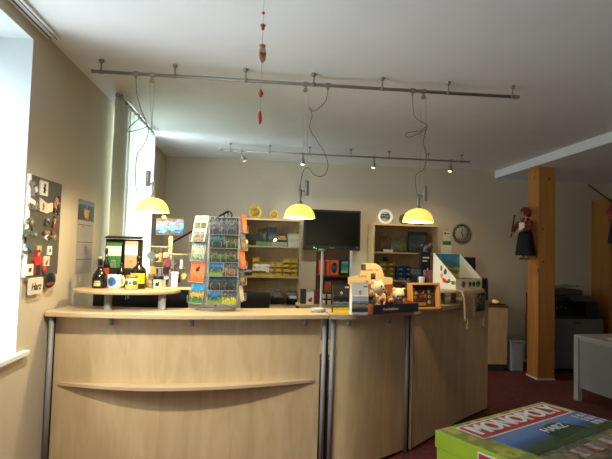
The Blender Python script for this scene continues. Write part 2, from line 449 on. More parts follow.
def spot(label, px, py, aim, bulb, energy, col):
    x = aty(px, py, QY).x
    o = thing('spotlight', label, 'spotlight', (x, QY, QZ), group='small spotlights on the back rail')
    d = Vector(aim).normalized()
    B().box(0, 0, 0, .04, .03, .03).cyl((0, 0, -.06), (0, 0, 0), .006).build('rail_clip', STEEL, o)
    M = Matrix.Translation((0, 0, -.06)) @ Vector((0, 0, 1)).rotation_difference(d).to_matrix().to_4x4()
    B().lathe([(.008, -.03), (.014, 0), (.024, .025), (.037, .07), (.035, .07), (.014, .025)], 14, M=M).build('reflector', CHROME, o)
    B().ball(*(V(0, 0, -.06)+d*.062), .028).build('bulb', bulb, o)
    li = bpy.data.lights.new('spot_glow', 'SPOT'); li.energy = energy; li.color = col; li.spot_size = 2.2; li.spot_blend = .6; li.shadow_soft_size = .03
    lo = bpy.data.objects.new('spot_glow', li); COL.objects.link(lo); lo.parent = o
    lo.location = V(0, 0, -.06)+d*.10; lo.rotation_euler = Vector((0, 0, -1)).rotation_difference(d).to_euler()
spot('small steel spotlight at the left end of the back rail, tilted to the right', 242, 152, (.45, .1, -.8), mat('dim_bulb', (230, 220, 200), .3, emit=(255, 230, 190), estr=.8), 12, (1, .85, .6))
spot('small spotlight with a cool white bulb beside the middle pendant lamp cable', 303, 154, (0, .3, -1), BULBC, 22, (.9, 1, 1))
spot('small warm spotlight on the back rail above the television', 374, 157, (-.05, .3, -1), BULB, 26, (1, .82, .52))
spot('small warm spotlight at the right end of the back rail', 451, 161, (-.05, .3, -1), BULB, 24, (1, .82, .52))

# hanging garland
gx = atz(262.5, 30, 2.8) ; GY = 2.1
g0 = aty(262, 55, GY)
gar = thing('hanging_garland', 'red and white bead garland with a heart disc hanging from the ceiling', 'decoration', (g0.x, GY, 0))
def gz(y): return aty(262, y, GY).z
B().cyl((0, 0, gz(118)), (0, 0, ZC), .0012, n=5).build('string', mat('string', (200, 180, 160), .8), gar)
B().ball(0, 0, gz(13), .007).build('bead', RED, gar)
B().ball(0, 0, gz(25.5), .012, .01, .008).build('bead', BROWN, gar)
B().ball(0, 0, gz(28.5), .008).build('bead', RED, gar)
B().ball(0, 0, gz(91), .007).build('bead', RED, gar)
B().lathe([(.0, -.006), (.012, -.005), (.013, 0), (.012, .005), (0, .006)], 12, (0, 0, gz(93.5))).build('bead', BROWN, gar)
B().ball(0, 0, gz(96), .007).build('bead', RED, gar)
rM = Matrix.Rotation(.5, 4, 'Z')
B().ball(0, 0, gz(54), .021, .007, .04, rot=rM).build('oval_disc', mat('garland_cream', (224, 200, 176), .6), gar)
hp = []
for i in range(24):
    a = 2*PI*i/24
    hp.append((.0009*16*math.sin(a)**3, .0009*(13*math.cos(a)-5*math.cos(2*a)-2*math.cos(3*a)-math.cos(4*a))))
o = B().card(hp, .004).build('heart', mat('heart_red', (206, 84, 58), .5), gar); o.location = (.004, -.0075, gz(55)); o.rotation_euler = (0, 0, .35)
B().ball(0, 0, gz(46), .015, .008, .01).build('flower', mat('garland_pink', (220, 120, 100), .6), gar)
B().lathe([(0, gz(125)), (.007, gz(123)), (.009, gz(118)), (.006, gz(113)), (0, gz(110))], 10).build('drop', mat('drop_red', (214, 50, 58), .2), gar)

# curtain track on the ceiling over the near window
o = B()
o.use(WHITE).bx(-.042, .042, -1.5, 0, -.018, 0)
o.use(BLACK).bx(-.02, -.008, -1.495, -.004, -.0185, -.017).bx(.018, .026, -1.495, -.004, -.0185, -.017)
tag(o.build('curtain_track', loc=(-1.405, 3.27, ZC)), 'white double slotted curtain track on the ceiling over the near window', 'curtain track')

# vertical blinds at the second window
SLAT, nt, bs = newmat('blind_fabric')
bs.inputs['Base Color'].default_value = lin((228, 222, 204)); bs.inputs['Roughness'].default_value = .9
tr = N(nt, 'ShaderNodeBsdfTranslucent'); tr.inputs[0].default_value = lin((232, 238, 232))
mx = N(nt, 'ShaderNodeMixShader'); mx.inputs[0].default_value = .6
out = nt.nodes['Material Output']
nt.links.new(bs.outputs[0], mx.inputs[1]); nt.links.new(tr.outputs[0], mx.inputs[2]); nt.links.new(mx.outputs[0], out.inputs[0])
bl = thing('vertical_blind', 'white vertical slat blind covering the second window', 'blind', (-1.30, 4.34, 0))
B().bx(-.016, .016, -.03, 1.40, ZC-.055, ZC-.02).build('track', STEEL, bl, bevel=.004)
for yy in (.1, .7, 1.25): B().bx(-.012, .012, yy-.015, yy+.015, ZC-.02, ZC).build('track_bracket', STEEL, bl)
for k in range(12):
    yy = .06+k*.116
    b = B(); pts = [(-.0635+.127*i/6, .006*math.sin(PI*i/6)) for i in range(7)]
    poly = [(x, y+.0007) for x, y in pts]+[(x, y-.0007) for x, y in pts[::-1]]
    b.prism(poly, 1.0, ZC-.052)
    s_ = b.build('slat', SLAT, bl); s_.location = (0, yy, 0); s_.rotation_euler = (0, 0, PI/2-.42-.02*math.sin(k*2.1))

# ------------------------------------------------------------------ counter: three units side by side
ZT = 1.15
def arc(pts, n=8):
    P = [V(*p) for p in pts]; Q = []
    for i in range(len(P)-1):
        a = P[max(i-1, 0)]; b, c = P[i], P[i+1]; d = P[min(i+2, len(P)-1)]
        for k in range(n):
            t = k/n
            Q.append(.5*((2*b)+(-a+c)*t+(2*a-5*b+4*c-d)*t*t+(-a+3*b-3*c+d)*t**3))
    return Q+[P[-1]]
def off(P, d, n0=None, n1=None):
    out = []
    for i, p in enumerate(P):
        t = (P[min(i+1, len(P)-1)]-P[max(i-1, 0)]).normalized()
        nv = V(-t.y, t.x)
        if i == 0 and n0: nv = V(*n0)
        if i == len(P)-1 and n1: nv = V(*n1)
        out.append(p+nv*d)
    return out
def strip(a, c): return [tuple(p) for p in a]+[tuple(p) for p in c[::-1]]
F1 = arc([(-1.44, 3.435), (-1.1, 3.395), (-.72, 3.385), (-.3, 3.42), (.13, 3.48), (.512, 3.555)])
F2 = arc([(.52, 3.557), (.69, 3.562), (.86, 3.625), (1.06, 3.745), (1.25, 3.885)])
F3 = arc([(1.256, 3.889), (1.6, 4.22), (2.0, 4.60), (2.43, 4.95)])
def unit(label, Fr, over, lp, rp, loc, brs, depth=.40, right_end=False, n0=None, n1=None):
    o = thing('counter_unit', label, 'counter', loc)
    sh = V(loc[0], loc[1])
    G = [p-sh for p in Fr]
    B().prism(strip(G, off(G, depth, n0, n1)), ZT-.035, ZT).build('countertop', MAPLE_T, o, bevel=.006)
    pf = off(G, over)
    n = len(pf); pf = pf[1:-1] if not right_end else pf[1:]
    B().prism(strip(pf, off(pf, .02)), .025, ZT-.036).build('front_panel', MAPLE, o)
    B().prism(strip(off(pf, .03)[2:-2], off(pf, .045)[2:-2]), .0, ZT-.06).build('inner_panel', BLACKM, o)
    for q in lp:
        p = V(*q)-sh
        B().cyl((p.x, p.y, 0), (p.x, p.y, ZT-.035), .0165, n=16).build('post', ALU, o)
    for q in rp:
        p = V(*q)-sh
        B().box(p.x, p.y, (ZT-.04)/2, .02, .03, ZT-.04).build('gap_shade', BLACK, o)  # black strip stands in for the shade in the open gap
    for q in brs:
        a = atz(q[0], q[1], ZT-.037)
        i = min(range(len(G)), key=lambda i: abs(G[i].x-(a.x-loc[0])))
        p = off(G, over*.55)[i]
        B().cyl((p.x, p.y, ZT-.085), (p.x, p.y, ZT-.035), .0175, n=14).build('top_bracket', ALU, o)
    return o, pf
u1, pf1 = unit('left counter unit with a curved ledge on its pale wood front, against the left wall', F1, .10, [(-1.405, 3.47), (.487, 3.61)], [(-1.43, 3.56), (.515, 3.66)], (-.46, 3.6, 0), [(102, 321), (193, 321), (306, 321)], n0=(.0, 1), n1=(-.06, 1))
lf = pf1[1:-1]; nn = len(lf)
led = [p+V(0, -.006-.10*math.sin(PI*i/(nn-1))) for i, p in enumerate(lf)]
B().prism(strip(led, lf), .635, .66).build('ledge', MAPLE_T, u1, bevel=.004)
u2, pf2 = unit('middle counter unit with a plain curved front between two grey posts', F2, .06, [(.548, 3.605), (1.212, 3.915)], [(1.24, 3.97)], (.86, 3.7, 0), [(353, 322), (396, 319)], n0=(-.06, 1), n1=(-.62, .78))
u3, pf3 = unit('right counter unit running back towards the sideboard with a shaded plain front', F3, .025, [(1.268, 3.955)], [], (1.8, 4.5, 0), [], right_end=True, n0=(-.62, .78))
e0, e1 = pf3[-1], off(pf3, .36)[-1]
dd = (e1-e0)
B().box((e0.x+e1.x)/2-.012, (e0.y+e1.y)/2-.006, (ZT-.01)/2, dd.length, .02, ZT-.06, rz=math.atan2(dd.y, dd.x)).build('end_panel', MAPLE, u3)
B().box(e0.x-.05, e0.y+.01, .012, .12, .06, .024, rz=.75).build('foot', BLACK, u3)

# raised oval tray on two steel stems
tc = V(-.985, 3.755, 0); TZ = 1.287
tray = thing('raised_tray', 'oval raised wooden tray on two steel stems at the left end of the counter', 'tray', (tc.x, tc.y, ZT))
b = B(); b.prism([(.385*math.cos(2*PI*i/40), .26*math.sin(2*PI*i/40)) for i in range(40)], TZ-ZT-.022, TZ-ZT)
b.build('top', MAPLE_T, tray, bevel=.006, rot=(0, 0, .12))
for px in (108, 162):
    p = atz(px, 309 if px > 120 else 311, ZT)
    p.y = 3.60 if px < 120 else 3.66; p.x = aty(px, 303, p.y).x
    B().lathe([(.036, 0), (.036, .005), (.027, .006), (.027, TZ-ZT-.022)], 18, (p.x-tc.x, p.y-tc.y, 0)).build('stem', ALU, tray)
# raised shelf on the right unit
rc = V(1.796, 4.694, 0)
rsh = thing('raised_tray', 'raised wooden tray on steel stems under the white slanted display box', 'tray', (rc.x, rc.y, ZT))
b = B(); b.prism([(.47*math.cos(2*PI*i/40), .285*math.sin(2*PI*i/40)) for i in range(40)], TZ-ZT-.022, TZ-ZT)
b.build('top', MAPLE_T, rsh, bevel=.006, rot=(0, 0, .795))
for q in ((1.73, 4.52), (1.98, 4.84)):
    B().lathe([(.036, 0), (.036, .005), (.027, .006), (.027, TZ-ZT-.022)], 18, (q[0]-rc.x, q[1]-rc.y, 0)).build('stem', ALU, rsh)

# lower work desk behind the counter (carries the monitors)
wd = thing('work_desk', 'low pale desk hidden behind the counter carrying the black monitors', 'desk', (-.3, 4.45, 0))
B().box(0, 0, .73, 2.2, .7, .03).build('desk_top', MAPLE_T, wd, bevel=.004)
for sx in (-1, 1):
    for s2 in (-1, 1): B().box(sx*1.05, s2*.3, .3575, .05, .05, .715).build('leg', ALU, wd)

def mug_profile(r, h): return [(0, 0), (r*.92, 0), (r, h*.06), (r, h), (r*.93, h), (r*.9, h*.1), (0, h*.1)]
def at_tray(px, py): return atz(px, py, TZ)
FRONT = -PI/2
# --- goods on the left tray
p = at_tray(99, 288)
g = thing('swing_top_bottle', 'dark bulbous swing top bottle at the left front of the raised tray', 'bottle', p)
B().lathe([(0, 0), (.047, 0), (.052, .008), (.052, .075), (.046, .1), (.03, .125), (.02, .14), (.0165, .15), (.0165, .2), (.02, .205), (.02, .215), (0, .215)], 24).build('body', GLASSB, g)
B().use(BLACKM).patch(.0523, .012, .075, FRONT-.75, FRONT+.75).use(mat('label_green', (200, 206, 120), .6)).patch(.0533, .018, .045, FRONT-.45, FRONT+.45).use(PAPER).patch(.0533, .05, .056, FRONT-.4, FRONT+.4).build('label', None, g)
B().lathe([(.0, .215), (.013, .216), (.016, .226), (.01, .238), (0, .24)], 14).build('stopper', mat('ceramic', (170, 160, 150), .3), g)
B().tube([(-.021, 0, .165), (-.024, -.01, .2), (-.012, 0, .228)], .0018, 5).tube([(.021, 0, .165), (.024, -.01, .2), (.012, 0, .228)], .0018, 5).tube([(.021*math.cos(a), .021*math.sin(a), .165) for a in [2*PI*i/10 for i in range(10)]], .0016, 5, closed=True).build('wire_clasp', STEEL, g)
def bottle(label, px, py, r, h, glass, lab, cap, group=None, lz=(.12, .5), y=None, name='bottle', neck=.3, sh=.72):
    p = at_tray(px, py)
    if y: p = aty(px, py, y); p.z = TZ
    o = thing(name, label, 'bottle', p)
    rn = r*neck
    B().lathe([(0, 0), (r*.9, 0), (r, h*.02), (r, h*(sh-.2)), (r*.9, h*(sh-.13)), (rn*1.3, h*(sh-.02)), (rn, h*(sh+.03)), (rn, h*.93), (0, h*.93)], 20).build('body', glass, o)
    B().lathe([(rn*1.25, h*.88), (rn*1.25, h), (0, h)], 14).build('cap', cap, o)
    if lab: B().use(lab).patch(r*1.005, h*lz[0], h*lz[1], FRONT-1.2, FRONT+1.2).build('label', None, o)
    return o
bottle('dark bottle with a red label behind the swing top bottle', 105, 285.5, .03, .30, GLASSB, mat('label_red', (150, 60, 40), .5), BLACK, y=3.86)
# black carton holding two pouches
p = aty(121, 285, 3.93); 
cb = thing('display_carton', 'tall black carton with two pouches standing in it at the back of the raised tray', 'box', (p.x, 3.93, TZ), rz=-.05)
b = B().use(BLACKM); b.bx(-.145, .145, .035, .04, 0, .375); b.bx(-.145, -.14, -.035, .035, 0, .2); b.bx(.14, .145, -.035, .035, 0, .2); b.bx(-.145, .145, -.04, -.035, 0, .15); b.bx(-.145, .145, -.035, .035, 0, .004)
b.box(0, .02, .388, .29, .05, .004, rx=.35)
b.build('body', None, cb)
def pouch(label, mt, x, w, h, z, par, cat='pouch'):
    o = thing('pouch', label, cat, par.matrix_basis @ V(x, -.01, .005))
    B().prism([(-w/2, -.016), (w/2, -.016), (w/2*.96, .016), (-w/2*.96, .016)], 0, h*.7).build('body', mt, o, bevel=.006)
    B().prism([(-w/2, -.012), (w/2, -.012), (w/2*.96, .008), (-w/2*.96, .008)], h*.7, h*.92).use(PAPER).bx(-.02, .02, -.0135, -.012, h*.76, h*.78).build('upper_front', mt, o)
    B().prism([(-w/2, -.004), (w/2, -.004), (w/2, .004), (-w/2, .004)], h*.92, h).build('seal', mt, o)
    b = B().use(mat('leaf_print', (150, 170, 120), .6, var=.4, scale=40))
    for k in range(5): b.tube([(-w*.2+w*.1*k, -.0175, h*.08), (-w*.25+w*.12*k, -.0175, h*.3), (-w*.1+w*.06*k, -.0175, h*.6)], .0022, 4)
    b.build('print', None, o); return o
pouch('green pouch with a pale leaf print in the black carton', mat('pouch_green', (56, 112, 60), .45, var=.15), -.062, .112, .34, 0, cb)
pouch('pinkish paper pouch in the black carton', PINK, .072, .095, .355, 0, cb)
p = at_tray(114, 288)
mg = thing('mug', 'white ceramic mug with a round blue print on the raised tray', 'mug', p)
B().lathe(mug_profile(.05, .102), 24, closed=False).build('body', WHITE, mg)
B().tube([(.048, -.005, .082), (.072, -.008, .076), (.076, -.009, .048), (.066, -.008, .024), (.048, -.005, .02)], .006, 8).build('handle', WHITE, mg)
rb = B().use(mat('print_blue', (44, 104, 176), .4, var=.3, scale=60))
for k in range(8):
    z0, z1 = -1+k*.25, -.75+k*.25; zz = (z0+z1)/2; w = math.sqrt(max(0, 1-zz*zz))*.62
    rb.patch(.0505, .052+z0*.034, .052+z1*.034, FRONT-.1-w, FRONT-.1+w, 6)
rb.build('print', None, mg)
p = at_tray(131.5, 289.5)
j = thing('jar', 'honey jar with a golden lid and green and yellow label', 'jar', p)
B().lathe([(0, 0), (.043, 0), (.046, .006), (.046, .078), (.04, .088), (0, .088)], 24).build('body', mat('honey_glass', (214, 196, 150), .15), j)
B().lathe([(.043, .086), (.044, .088), (.044, .104), (.041, .106), (0, .106)], 24).build('lid', mat('gold_lid', (186, 150, 84), .35, .5), j)
B().use(YELLOWL).patch(.0465, .022, .036, FRONT-1.1, FRONT+1.1).use(GREEN).patch(.0465, .036, .066, FRONT-1.1, FRONT+1.1).use(PAPER).patch(.0475, .034, .07, FRONT-.35, FRONT+.35).use(DGREY).patch(.0485, .042, .056, FRONT-.15, FRONT+.15).build('label', None, j)
bottle('small dark bottle with a yellow label between the mug and the black carton', 120.5, 283, .03, .185, GLASSB, mat('label_gold', (206, 190, 60), .5), BLACK, y=3.87, lz=(.1, .52), sh=.78)
bottle('liqueur bottle with a wide yellow label and black neck behind the honey jar', 138, 285, .056, .245, GLASSB, YELLOWL, BLACK, y=3.82, lz=(.16, .48), sh=.74)
b_ = bottle('small clear bottle with a bright yellow label left of the dark lidded jar', 148.5, 286.5, .028, .125, mat('pale_glass', (214, 200, 110), .1), YELLOWL, YELLOWL, lz=(.05, .55), sh=.8)
bottle('slim pale bottle with a white cap behind the dark lidded jar', 151, 283, .022, .27, mat('clear_bottle', (196, 196, 170), .1), PAPER, WHITE, y=3.9, lz=(.15, .5))
p = at_tray(158, 289)
j = thing('jar', 'white jar with a black lid and a black animal print', 'jar', p)
B().lathe([(0, 0), (.035, 0), (.037, .005), (.037, .07), (.034, .076), (0, .076)], 22).build('body', mat('cream_ceramic', (222, 212, 186), .3), j)
B().lathe([(.039, .076), (.039, .098), (.036, .1), (0, .1)], 22).build('lid', BLACK, j)
B().use(BLACK).patch(.0375, .026, .05, FRONT-.35, FRONT+.3, 6).patch(.0375, .046, .058, FRONT+.1, FRONT+.4, 4).build('print', None, j)

# key ring rack
p = aty(169, 285, 3.86)
kx = p.x
kr = thing('keyring_rack', 'wooden key ring stand with a picture sign on top of its post', 'rack', (kx, 3.86, TZ))
B().box(.06, -.03, .008, .26, .12, .016).build('base', RACKW, kr, bevel=.003)
B().bx(-.014, .014, -.01, .01, .016, aty(169, 234, 3.86).z-TZ).build('post', RACKW, kr)
for y0, x0, x1 in ((247, 150, 171), (268, 152, 186), (254, 166, 188), (262, 150, 171), (274, 153, 178)):
    z = aty(169, y0, 3.86).z-TZ
    B().cyl((aty(x0, y0, 3.86).x-kx, -.014, z), (aty(x1, y0, 3.86).x-kx, -.014, z), .004, n=8).build('peg', RACKW, kr)
sg0, sg1 = aty(156, 235, 3.85), aty(184, 219, 3.85)
blu = picture('landscape_blue', [(60, 50, 44), (30, 60, 110), (50, 120, 210), (90, 160, 230), (40, 90, 170), (120, 90, 70), (50, 50, 60)], 6, 1.7)
B().box((sg0.x+sg1.x)/2-kx, -.016, (sg0.z+sg1.z)/2-TZ, sg1.x-sg0.x, .006, sg1.z-sg0.z).build('picture_sign', blu, kr)
B().box(aty(164, 218, 3.85).x-kx, -.013, aty(164, 217.5, 3.85).z-TZ, .03, .003, .025).build('price_tag', mat('tag_yellow', (230, 196, 90), .6), kr)
KC = [mat('key_silver', (150, 152, 156), .3, .7), mat('key_maroon', (120, 40, 52), .4), mat('key_dark', (50, 46, 50), .4), mat('key_white', (190, 186, 176), .5), mat('key_blue', (74, 88, 120), .4), mat('key_gold', (198, 168, 96), .4, .4)]
KN = ['silver', 'maroon', 'dark', 'white', 'blue', 'golden']
spots = [(153, 249, 0), (157, 249, 3), (161, 249, 5), (166, 249, 2), (153.5, 264, 5), (157.5, 264, 2), (163, 264, 1), (173, 256, 0), (177, 256, 2), (182, 256, 3), (172, 270, 4), (175, 270, 0), (179, 270, 2), (184, 270, 5), (156, 270, 0), (161, 270, 4), (166, 270, 3), (168, 256, 1), (171, 256, 3), (155, 276, 2), (159.5, 276, 0), (164, 276, 3), (172, 276, 0), (176, 276, 5), (168, 276, 2), (174.5, 256, 0), (179.5, 256, 1), (150.5, 249, 4), (150.5, 264, 3), (160.5, 264, 0), (166, 264, 2)]
spots.sort(key=lambda q: (q[1], q[0]))
shapes = ['round', 'square', 'heart shaped', 'long']
rowname = {249: 'upper left peg', 256: 'right peg', 264: 'lower left peg', 270: 'long bottom peg', 276: 'lowest peg'}
cnt = {}
for i, (x, y, c) in enumerate(spots):
    q = aty(x, y, 3.83-.012*(i % 2)); cnt[y] = cnt.get(y, 0)+1
    o = thing('key_ring', '%s %s key ring, %s from the left on the %s' % (KN[c], shapes[i % 4], ['first', 'second', 'third', 'fourth', 'fifth', 'sixth', 'seventh', 'eighth', 'ninth', 'tenth'][cnt[y]-1], rowname[y]), 'key ring', q, rz=random.uniform(-.6, .6), group='key rings on the wooden stand')
    B().tube([(.008*math.cos(a), 0, -.002+.009*math.sin(a)) for a in [2*PI*k/8 for k in range(8)]], .0011, 4, closed=True).cyl((0, 0, -.012), (0, 0, -.028), .0014, n=5).build('ring', STEEL, o)
    if i % 4 == 0: bb = B().cyl((0, -.004, -.047), (0, .004, -.05), .026, n=14)
    elif i % 4 == 1: bb = B().box(0, 0, -.052, .044, .007, .052)
    elif i % 4 == 2: bb = B().card([(x_*1.3, z_*1.3-.05) for x_, z_ in hp], .009)
    else: bb = B().box(0, 0, -.062, .026, .014, .068)
    bb.build('fob', KC[c], o)
p = at_tray(180, 287)
gb = thing('gift_bag', 'small white paper bag at the foot of the key ring stand', 'bag', (p.x, 3.79, TZ+.016), rz=.2)
B().prism([(-.024, -.015), (.024, -.015), (.024, .015), (-.024, .015)], 0, .075).build('body', PAPER, gb, bevel=.003)
B().prism([(-.026, -.002), (.026, -.002), (.026, .002), (-.026, .002)], .075, .12).build('closure', PAPER, gb)

# --- black monitors on the desk behind, desk lamp
def monitor(label, x0, x1, ytop, Y, mark=None):
    a, c = aty(x0, ytop, Y), aty(x1, ytop, Y); w = c.x-a.x; h = .36
    o = thing('monitor', label, 'monitor', ((a.x+c.x)/2, Y, .745))
    zt = min(a.z, c.z)-.745
    B().box(0, 0, zt-h/2, w, .03, h).box(0, .02, zt-h/2, w*.6, .03, h*.6).build('housing', BLACK, o, bevel=.006)
    B().bx(-.03, .03, .025, .045, .01, zt-h/2).build('neck', BLACK, o)
    B().prism([(-.12, -.06), (.12, -.06), (.12, .1), (-.12, .1)], 0, .012).build('base', BLACK, o)
    return o, zt
mo, zt = monitor('black monitor back seen behind the raised tray, with a small pale scribble', 94, 189, 286, 4.14)
q = aty(127, 297, 4.12)
b = B().use(PAPER)
b.tube([(-.02, 0, .01), (-.012, 0, .02), (-.01, 0, -.02), (-.018, 0, -.015), (-.004, 0, .004), (.0, 0, -.002), (.004, 0, .01), (.004, 0, -.02), (.012, 0, .018), (.01, 0, -.012), (.022, 0, .004)], .0012, 4)
o = b.build('scribble', None, mo); o.location = (q.x-mo.location.x, -.017, q.z-.745)
monitor('black monitor standing behind the postcard spinner in front of the left cabinet', 241, 270, 291, 4.5)
dl = thing('desk_lamp', 'black articulated desk lamp with its arm passing behind the postcard spinner', 'lamp', (aty(172, 242, 4.3).x, 4.3, .745))
lx = dl.location.x
def DL(x, y): q = aty(x, y, 4.3); return V(q.x-lx, 0, q.z-.745)
B().lathe([(0, 0), (.09, 0), (.09, .015), (.02, .03), (0, .03)], 20).build('base', BLACK, dl)
B().cyl((0, 0, .02), DL(172, 242), .009).build('lower_arm', BLACK, dl)
B().cyl(DL(171, 243), DL(228, 211.5), .0085).build('upper_arm', BLACK, dl)
b = B(); c0 = DL(228, 215.5)
b.tube([c0+V(.034*math.cos(a), 0, .036*math.sin(a)) for a in [2*PI*k/12-.9 for k in range(10)]], .007, 6)
b.cyl(DL(228, 211), DL(228, 217), .006)
b.build('lamp_head', BLACK, dl)

# ------------------------------------------------------------------ postcard spinner
SX, SY = -.33, 3.735
sp = thing('postcard_spinner', 'white wire postcard spinner standing on the counter', 'postcard rack', (SX, SY, ZT))
b = B()
b.tube([(.15*math.cos(a), .11*math.sin(a), .005) for a in [2*PI*k/16 for k in range(16)]], .005, 6, closed=True)
b.tube([(-.15, 0, .006), (-.07, 0, .03), (0, 0, .045)], .004, 6).tube([(.15, 0, .006), (.07, 0, .03), (0, 0, .045)], .004, 6).tube([(0, -.11, .006), (0, -.05, .03), (0, 0, .045)], .004, 6).tube([(0, .11, .006), (0, .05, .03), (0, 0, .045)], .004, 6)
b.build('base', WIRE, sp)
B().cyl((0, 0, .03), (0, 0, .70), .008).build('pole', WIRE, sp)
PAL = {
 'grey': picture('card_grey', [(70, 70, 70), (40, 42, 44), (120, 120, 118), (30, 30, 32), (150, 148, 142), (60, 62, 62)], 7, 1.6),
 'lake': picture('card_lake', [(30, 44, 34), (50, 66, 44), (40, 80, 100), (90, 116, 110), (24, 50, 70), (70, 130, 150)], 6, 1.1),
 'forest': picture('card_forest', [(40, 46, 30), (70, 90, 40), (104, 100, 70), (36, 42, 36), (90, 84, 60), (44, 50, 44)], 7, 1.4),
 'sky': picture('card_sky', [(120, 140, 60), (70, 100, 60), (34, 60, 60), (60, 110, 160), (96, 140, 176), (40, 80, 140)], 5, .8),
 'night': picture('card_night', [(30, 26, 24), (70, 64, 40), (26, 40, 50), (50, 80, 100), (20, 26, 40), (60, 70, 60)], 7, 1.5),
 'town': picture('card_town', [(80, 60, 46), (150, 110, 80), (90, 90, 80), (40, 40, 44), (120, 130, 130), (60, 70, 90)], 8, 1.6),
 'flower': picture('card_flower', [(150, 160, 50), (200, 190, 60), (60, 80, 50), (90, 60, 50), (60, 100, 130), (160, 160, 150)], 7, 1.5),
 'orange': picture('card_orange', [(222, 84, 40), (232, 110, 66), (226, 96, 54)], 3, .6),
 'white': picture('card_white', [(206, 204, 196), (200, 198, 190), (206, 202, 194), (198, 196, 188)], 2.2, .25),
 'summer': picture('card_summer', [(60, 110, 50), (40, 70, 50), (200, 150, 60), (50, 90, 80), (60, 140, 190), (80, 160, 206)], 6, .8),
 'comic': picture('card_comic', [(50, 60, 70), (150, 170, 130), (40, 50, 70), (180, 190, 180), (90, 60, 50), (90, 130, 140)], 10, 2.0),
}
ORDW = ['top', 'second', 'third', 'fourth', 'fifth', 'bottom']
def column(cx, cyy, rz, w, ncol, rows, zs, h, side):
    """one face of the spinner: wire pockets (parts of the spinner) and the cards in them (things)"""
    M = Matrix.Translation((cx, cyy, 0)) @ Matrix.Rotation(rz, 4, 'Z')
    R = Matrix.Translation((cx-SX, cyy-SY, -ZT)) @ Matrix.Rotation(rz, 4, 'Z')
    zt, zb = zs[0]+h, zs[-1]-.004
    b = B()
    for s_ in (-1, 1): b.tube([R @ V(s_*(w/2+.006), .022, zb), R @ V(s_*(w/2+.006), .022, zt)], .002, 5, False)
    for z in (zb, zt): b.tube([R @ V(-w/2-.006, .022, z), R @ V(w/2+.006, .022, z)], .0028, 5, False)
    for zz in (zb+.03, zt-.03):
        b.tube([R @ V(0, .022, zz), V(0, 0, zz-ZT)], .0028, 5, False)
    b.build('column_frame', WIRE, sp)
    for i, z in enumerate(zs):
        b = B()
        b.tube([R @ V(x, y, zz) for x, y, zz in ((-w/2-.006, .022, z+.05), (-w/2-.006, -.014, z+.05), (-w/2-.006, -.014, z-.003), (w/2+.006, -.014, z-.003), (w/2+.006, -.014, z+.05), (w/2+.006, .022, z+.05))], .002, 5, False)
        b.tube([R @ V(-w/2, -.014, z-.003), R @ V(-w/2, .022, z-.003), R @ V(w/2, .022, z-.003), R @ V(w/2, -.014, z-.003)], .002, 5, False)
        for k in range(ncol):
            x = -w/2+w*(k+.5)/ncol
            for dx in (-.032, .032): b.tube([R @ V(x+dx, -.014, z-.003), R @ V(x+dx, -.014, z+.045), R @ V(x+dx+(.012 if dx < 0 else -.012), -.014, z+.05)], .0013, 4, False)
        b.build('pocket', WIRE, sp)
        nc = len(rows[i])
        for k in range(nc):
            pal, desc = rows[i][k]
            x = -w/2+w*(k+.5)/nc
            loc = M @ V(x, -.006, z)
            cw = w/nc*.97
            ch = h if not (side == 'left' and i == 0) else h*1.35
            o = B().box(0, 0, ch/2, cw, .005, ch).build('postcard', PAL[pal])
            o.location = loc; o.rotation_euler = (-.16+random.uniform(-.05, .04), random.uniform(-.03, .03), rz+random.uniform(-.06, .06))
            tag(o, desc, 'postcard', 'postcards in the spinner')
            if pal == 'white' and side == 'left':
                for zz, hh2, mt2 in ((.035, .075, 'town'), (.118, .045, 'forest'), (.168, .018, 'comic')):
                    for kk in (-1, 0, 1) if hh2 < .03 else (-.5, .5) if hh2 < .06 else (0,):
                        ww = cw*.26 if hh2 < .03 else cw*.4 if hh2 < .06 else cw*.8
                        pp = B().box(kk*cw*.29 if hh2 < .03 else kk*cw*.44, -.003, zz, ww, .001, hh2).build('photo', PAL[mt2], o)
            if pal == 'orange' and side == 'left':
                B().ball(.0, -.003, .09, .02, .001, .016).ball(.012, -.003, .105, .012, .001, .011).build('bird_print', BLACKM, o)
zsA = [aty(224, y, 3.57).z for y in (234.5, 248, 262, 276, 290, 304)]
descA = [[('grey', 'black and white postcard, left one in the top row of the spinner front'), ('grey', 'black and white postcard, right one in the top row of the spinner front')],
 [('lake', 'teal edged lake postcard, left in the second row of the spinner front'), ('forest', 'brownish forest postcard, right in the second row of the spinner front')],
 [('forest', 'wide yellow green landscape postcard in the third row of the spinner front')],
 [('sky', 'blue postcard with green land, left in the fourth row of the spinner front'), ('town', 'dark town postcard, right in the fourth row of the spinner front')],
 [('night', 'wide dark landscape postcard in the fifth row of the spinner front')],
 [('sky', 'blue sky postcard, left one in the bottom row of the spinner front'), ('flower', 'yellow and dark multi picture postcard, right in the bottom row of the spinner front')]]
column(-.272, 3.565, .04, .205, 2, descA, zsA, .126, 'front')
zsB = [aty(197, y, 3.6).z for y in (241, 260.5, 282, 303)]
column(-.462, 3.615, -.66, .14, 1, [[('white', 'tall white folded card with small photos at the top of the spinner left column')], [('comic', 'busy pale blue postcard below the white folded card')], [('orange', 'orange postcard with a black bird in the spinner left column')], [('summer', 'blue and green landscape postcard at the bottom of the spinner left column')]], zsB, .142, 'left')
zsC = [aty(242, y, 3.66).z for y in (232, 250, 268, 285, 301)]
column(-.135, 3.69, 1.38, .14, 1, [[('orange', 'orange and black card sticking up at the top of the spinner right side')], [('town', 'brown postcard, second from the top on the spinner right side')], [('orange', 'orange card, third from the top on the spinner right side')], [('town', 'pale brown postcard, fourth from the top on the spinner right side')], [('white', 'whitish card at the bottom of the spinner right side')]], zsC, .13, 'right')

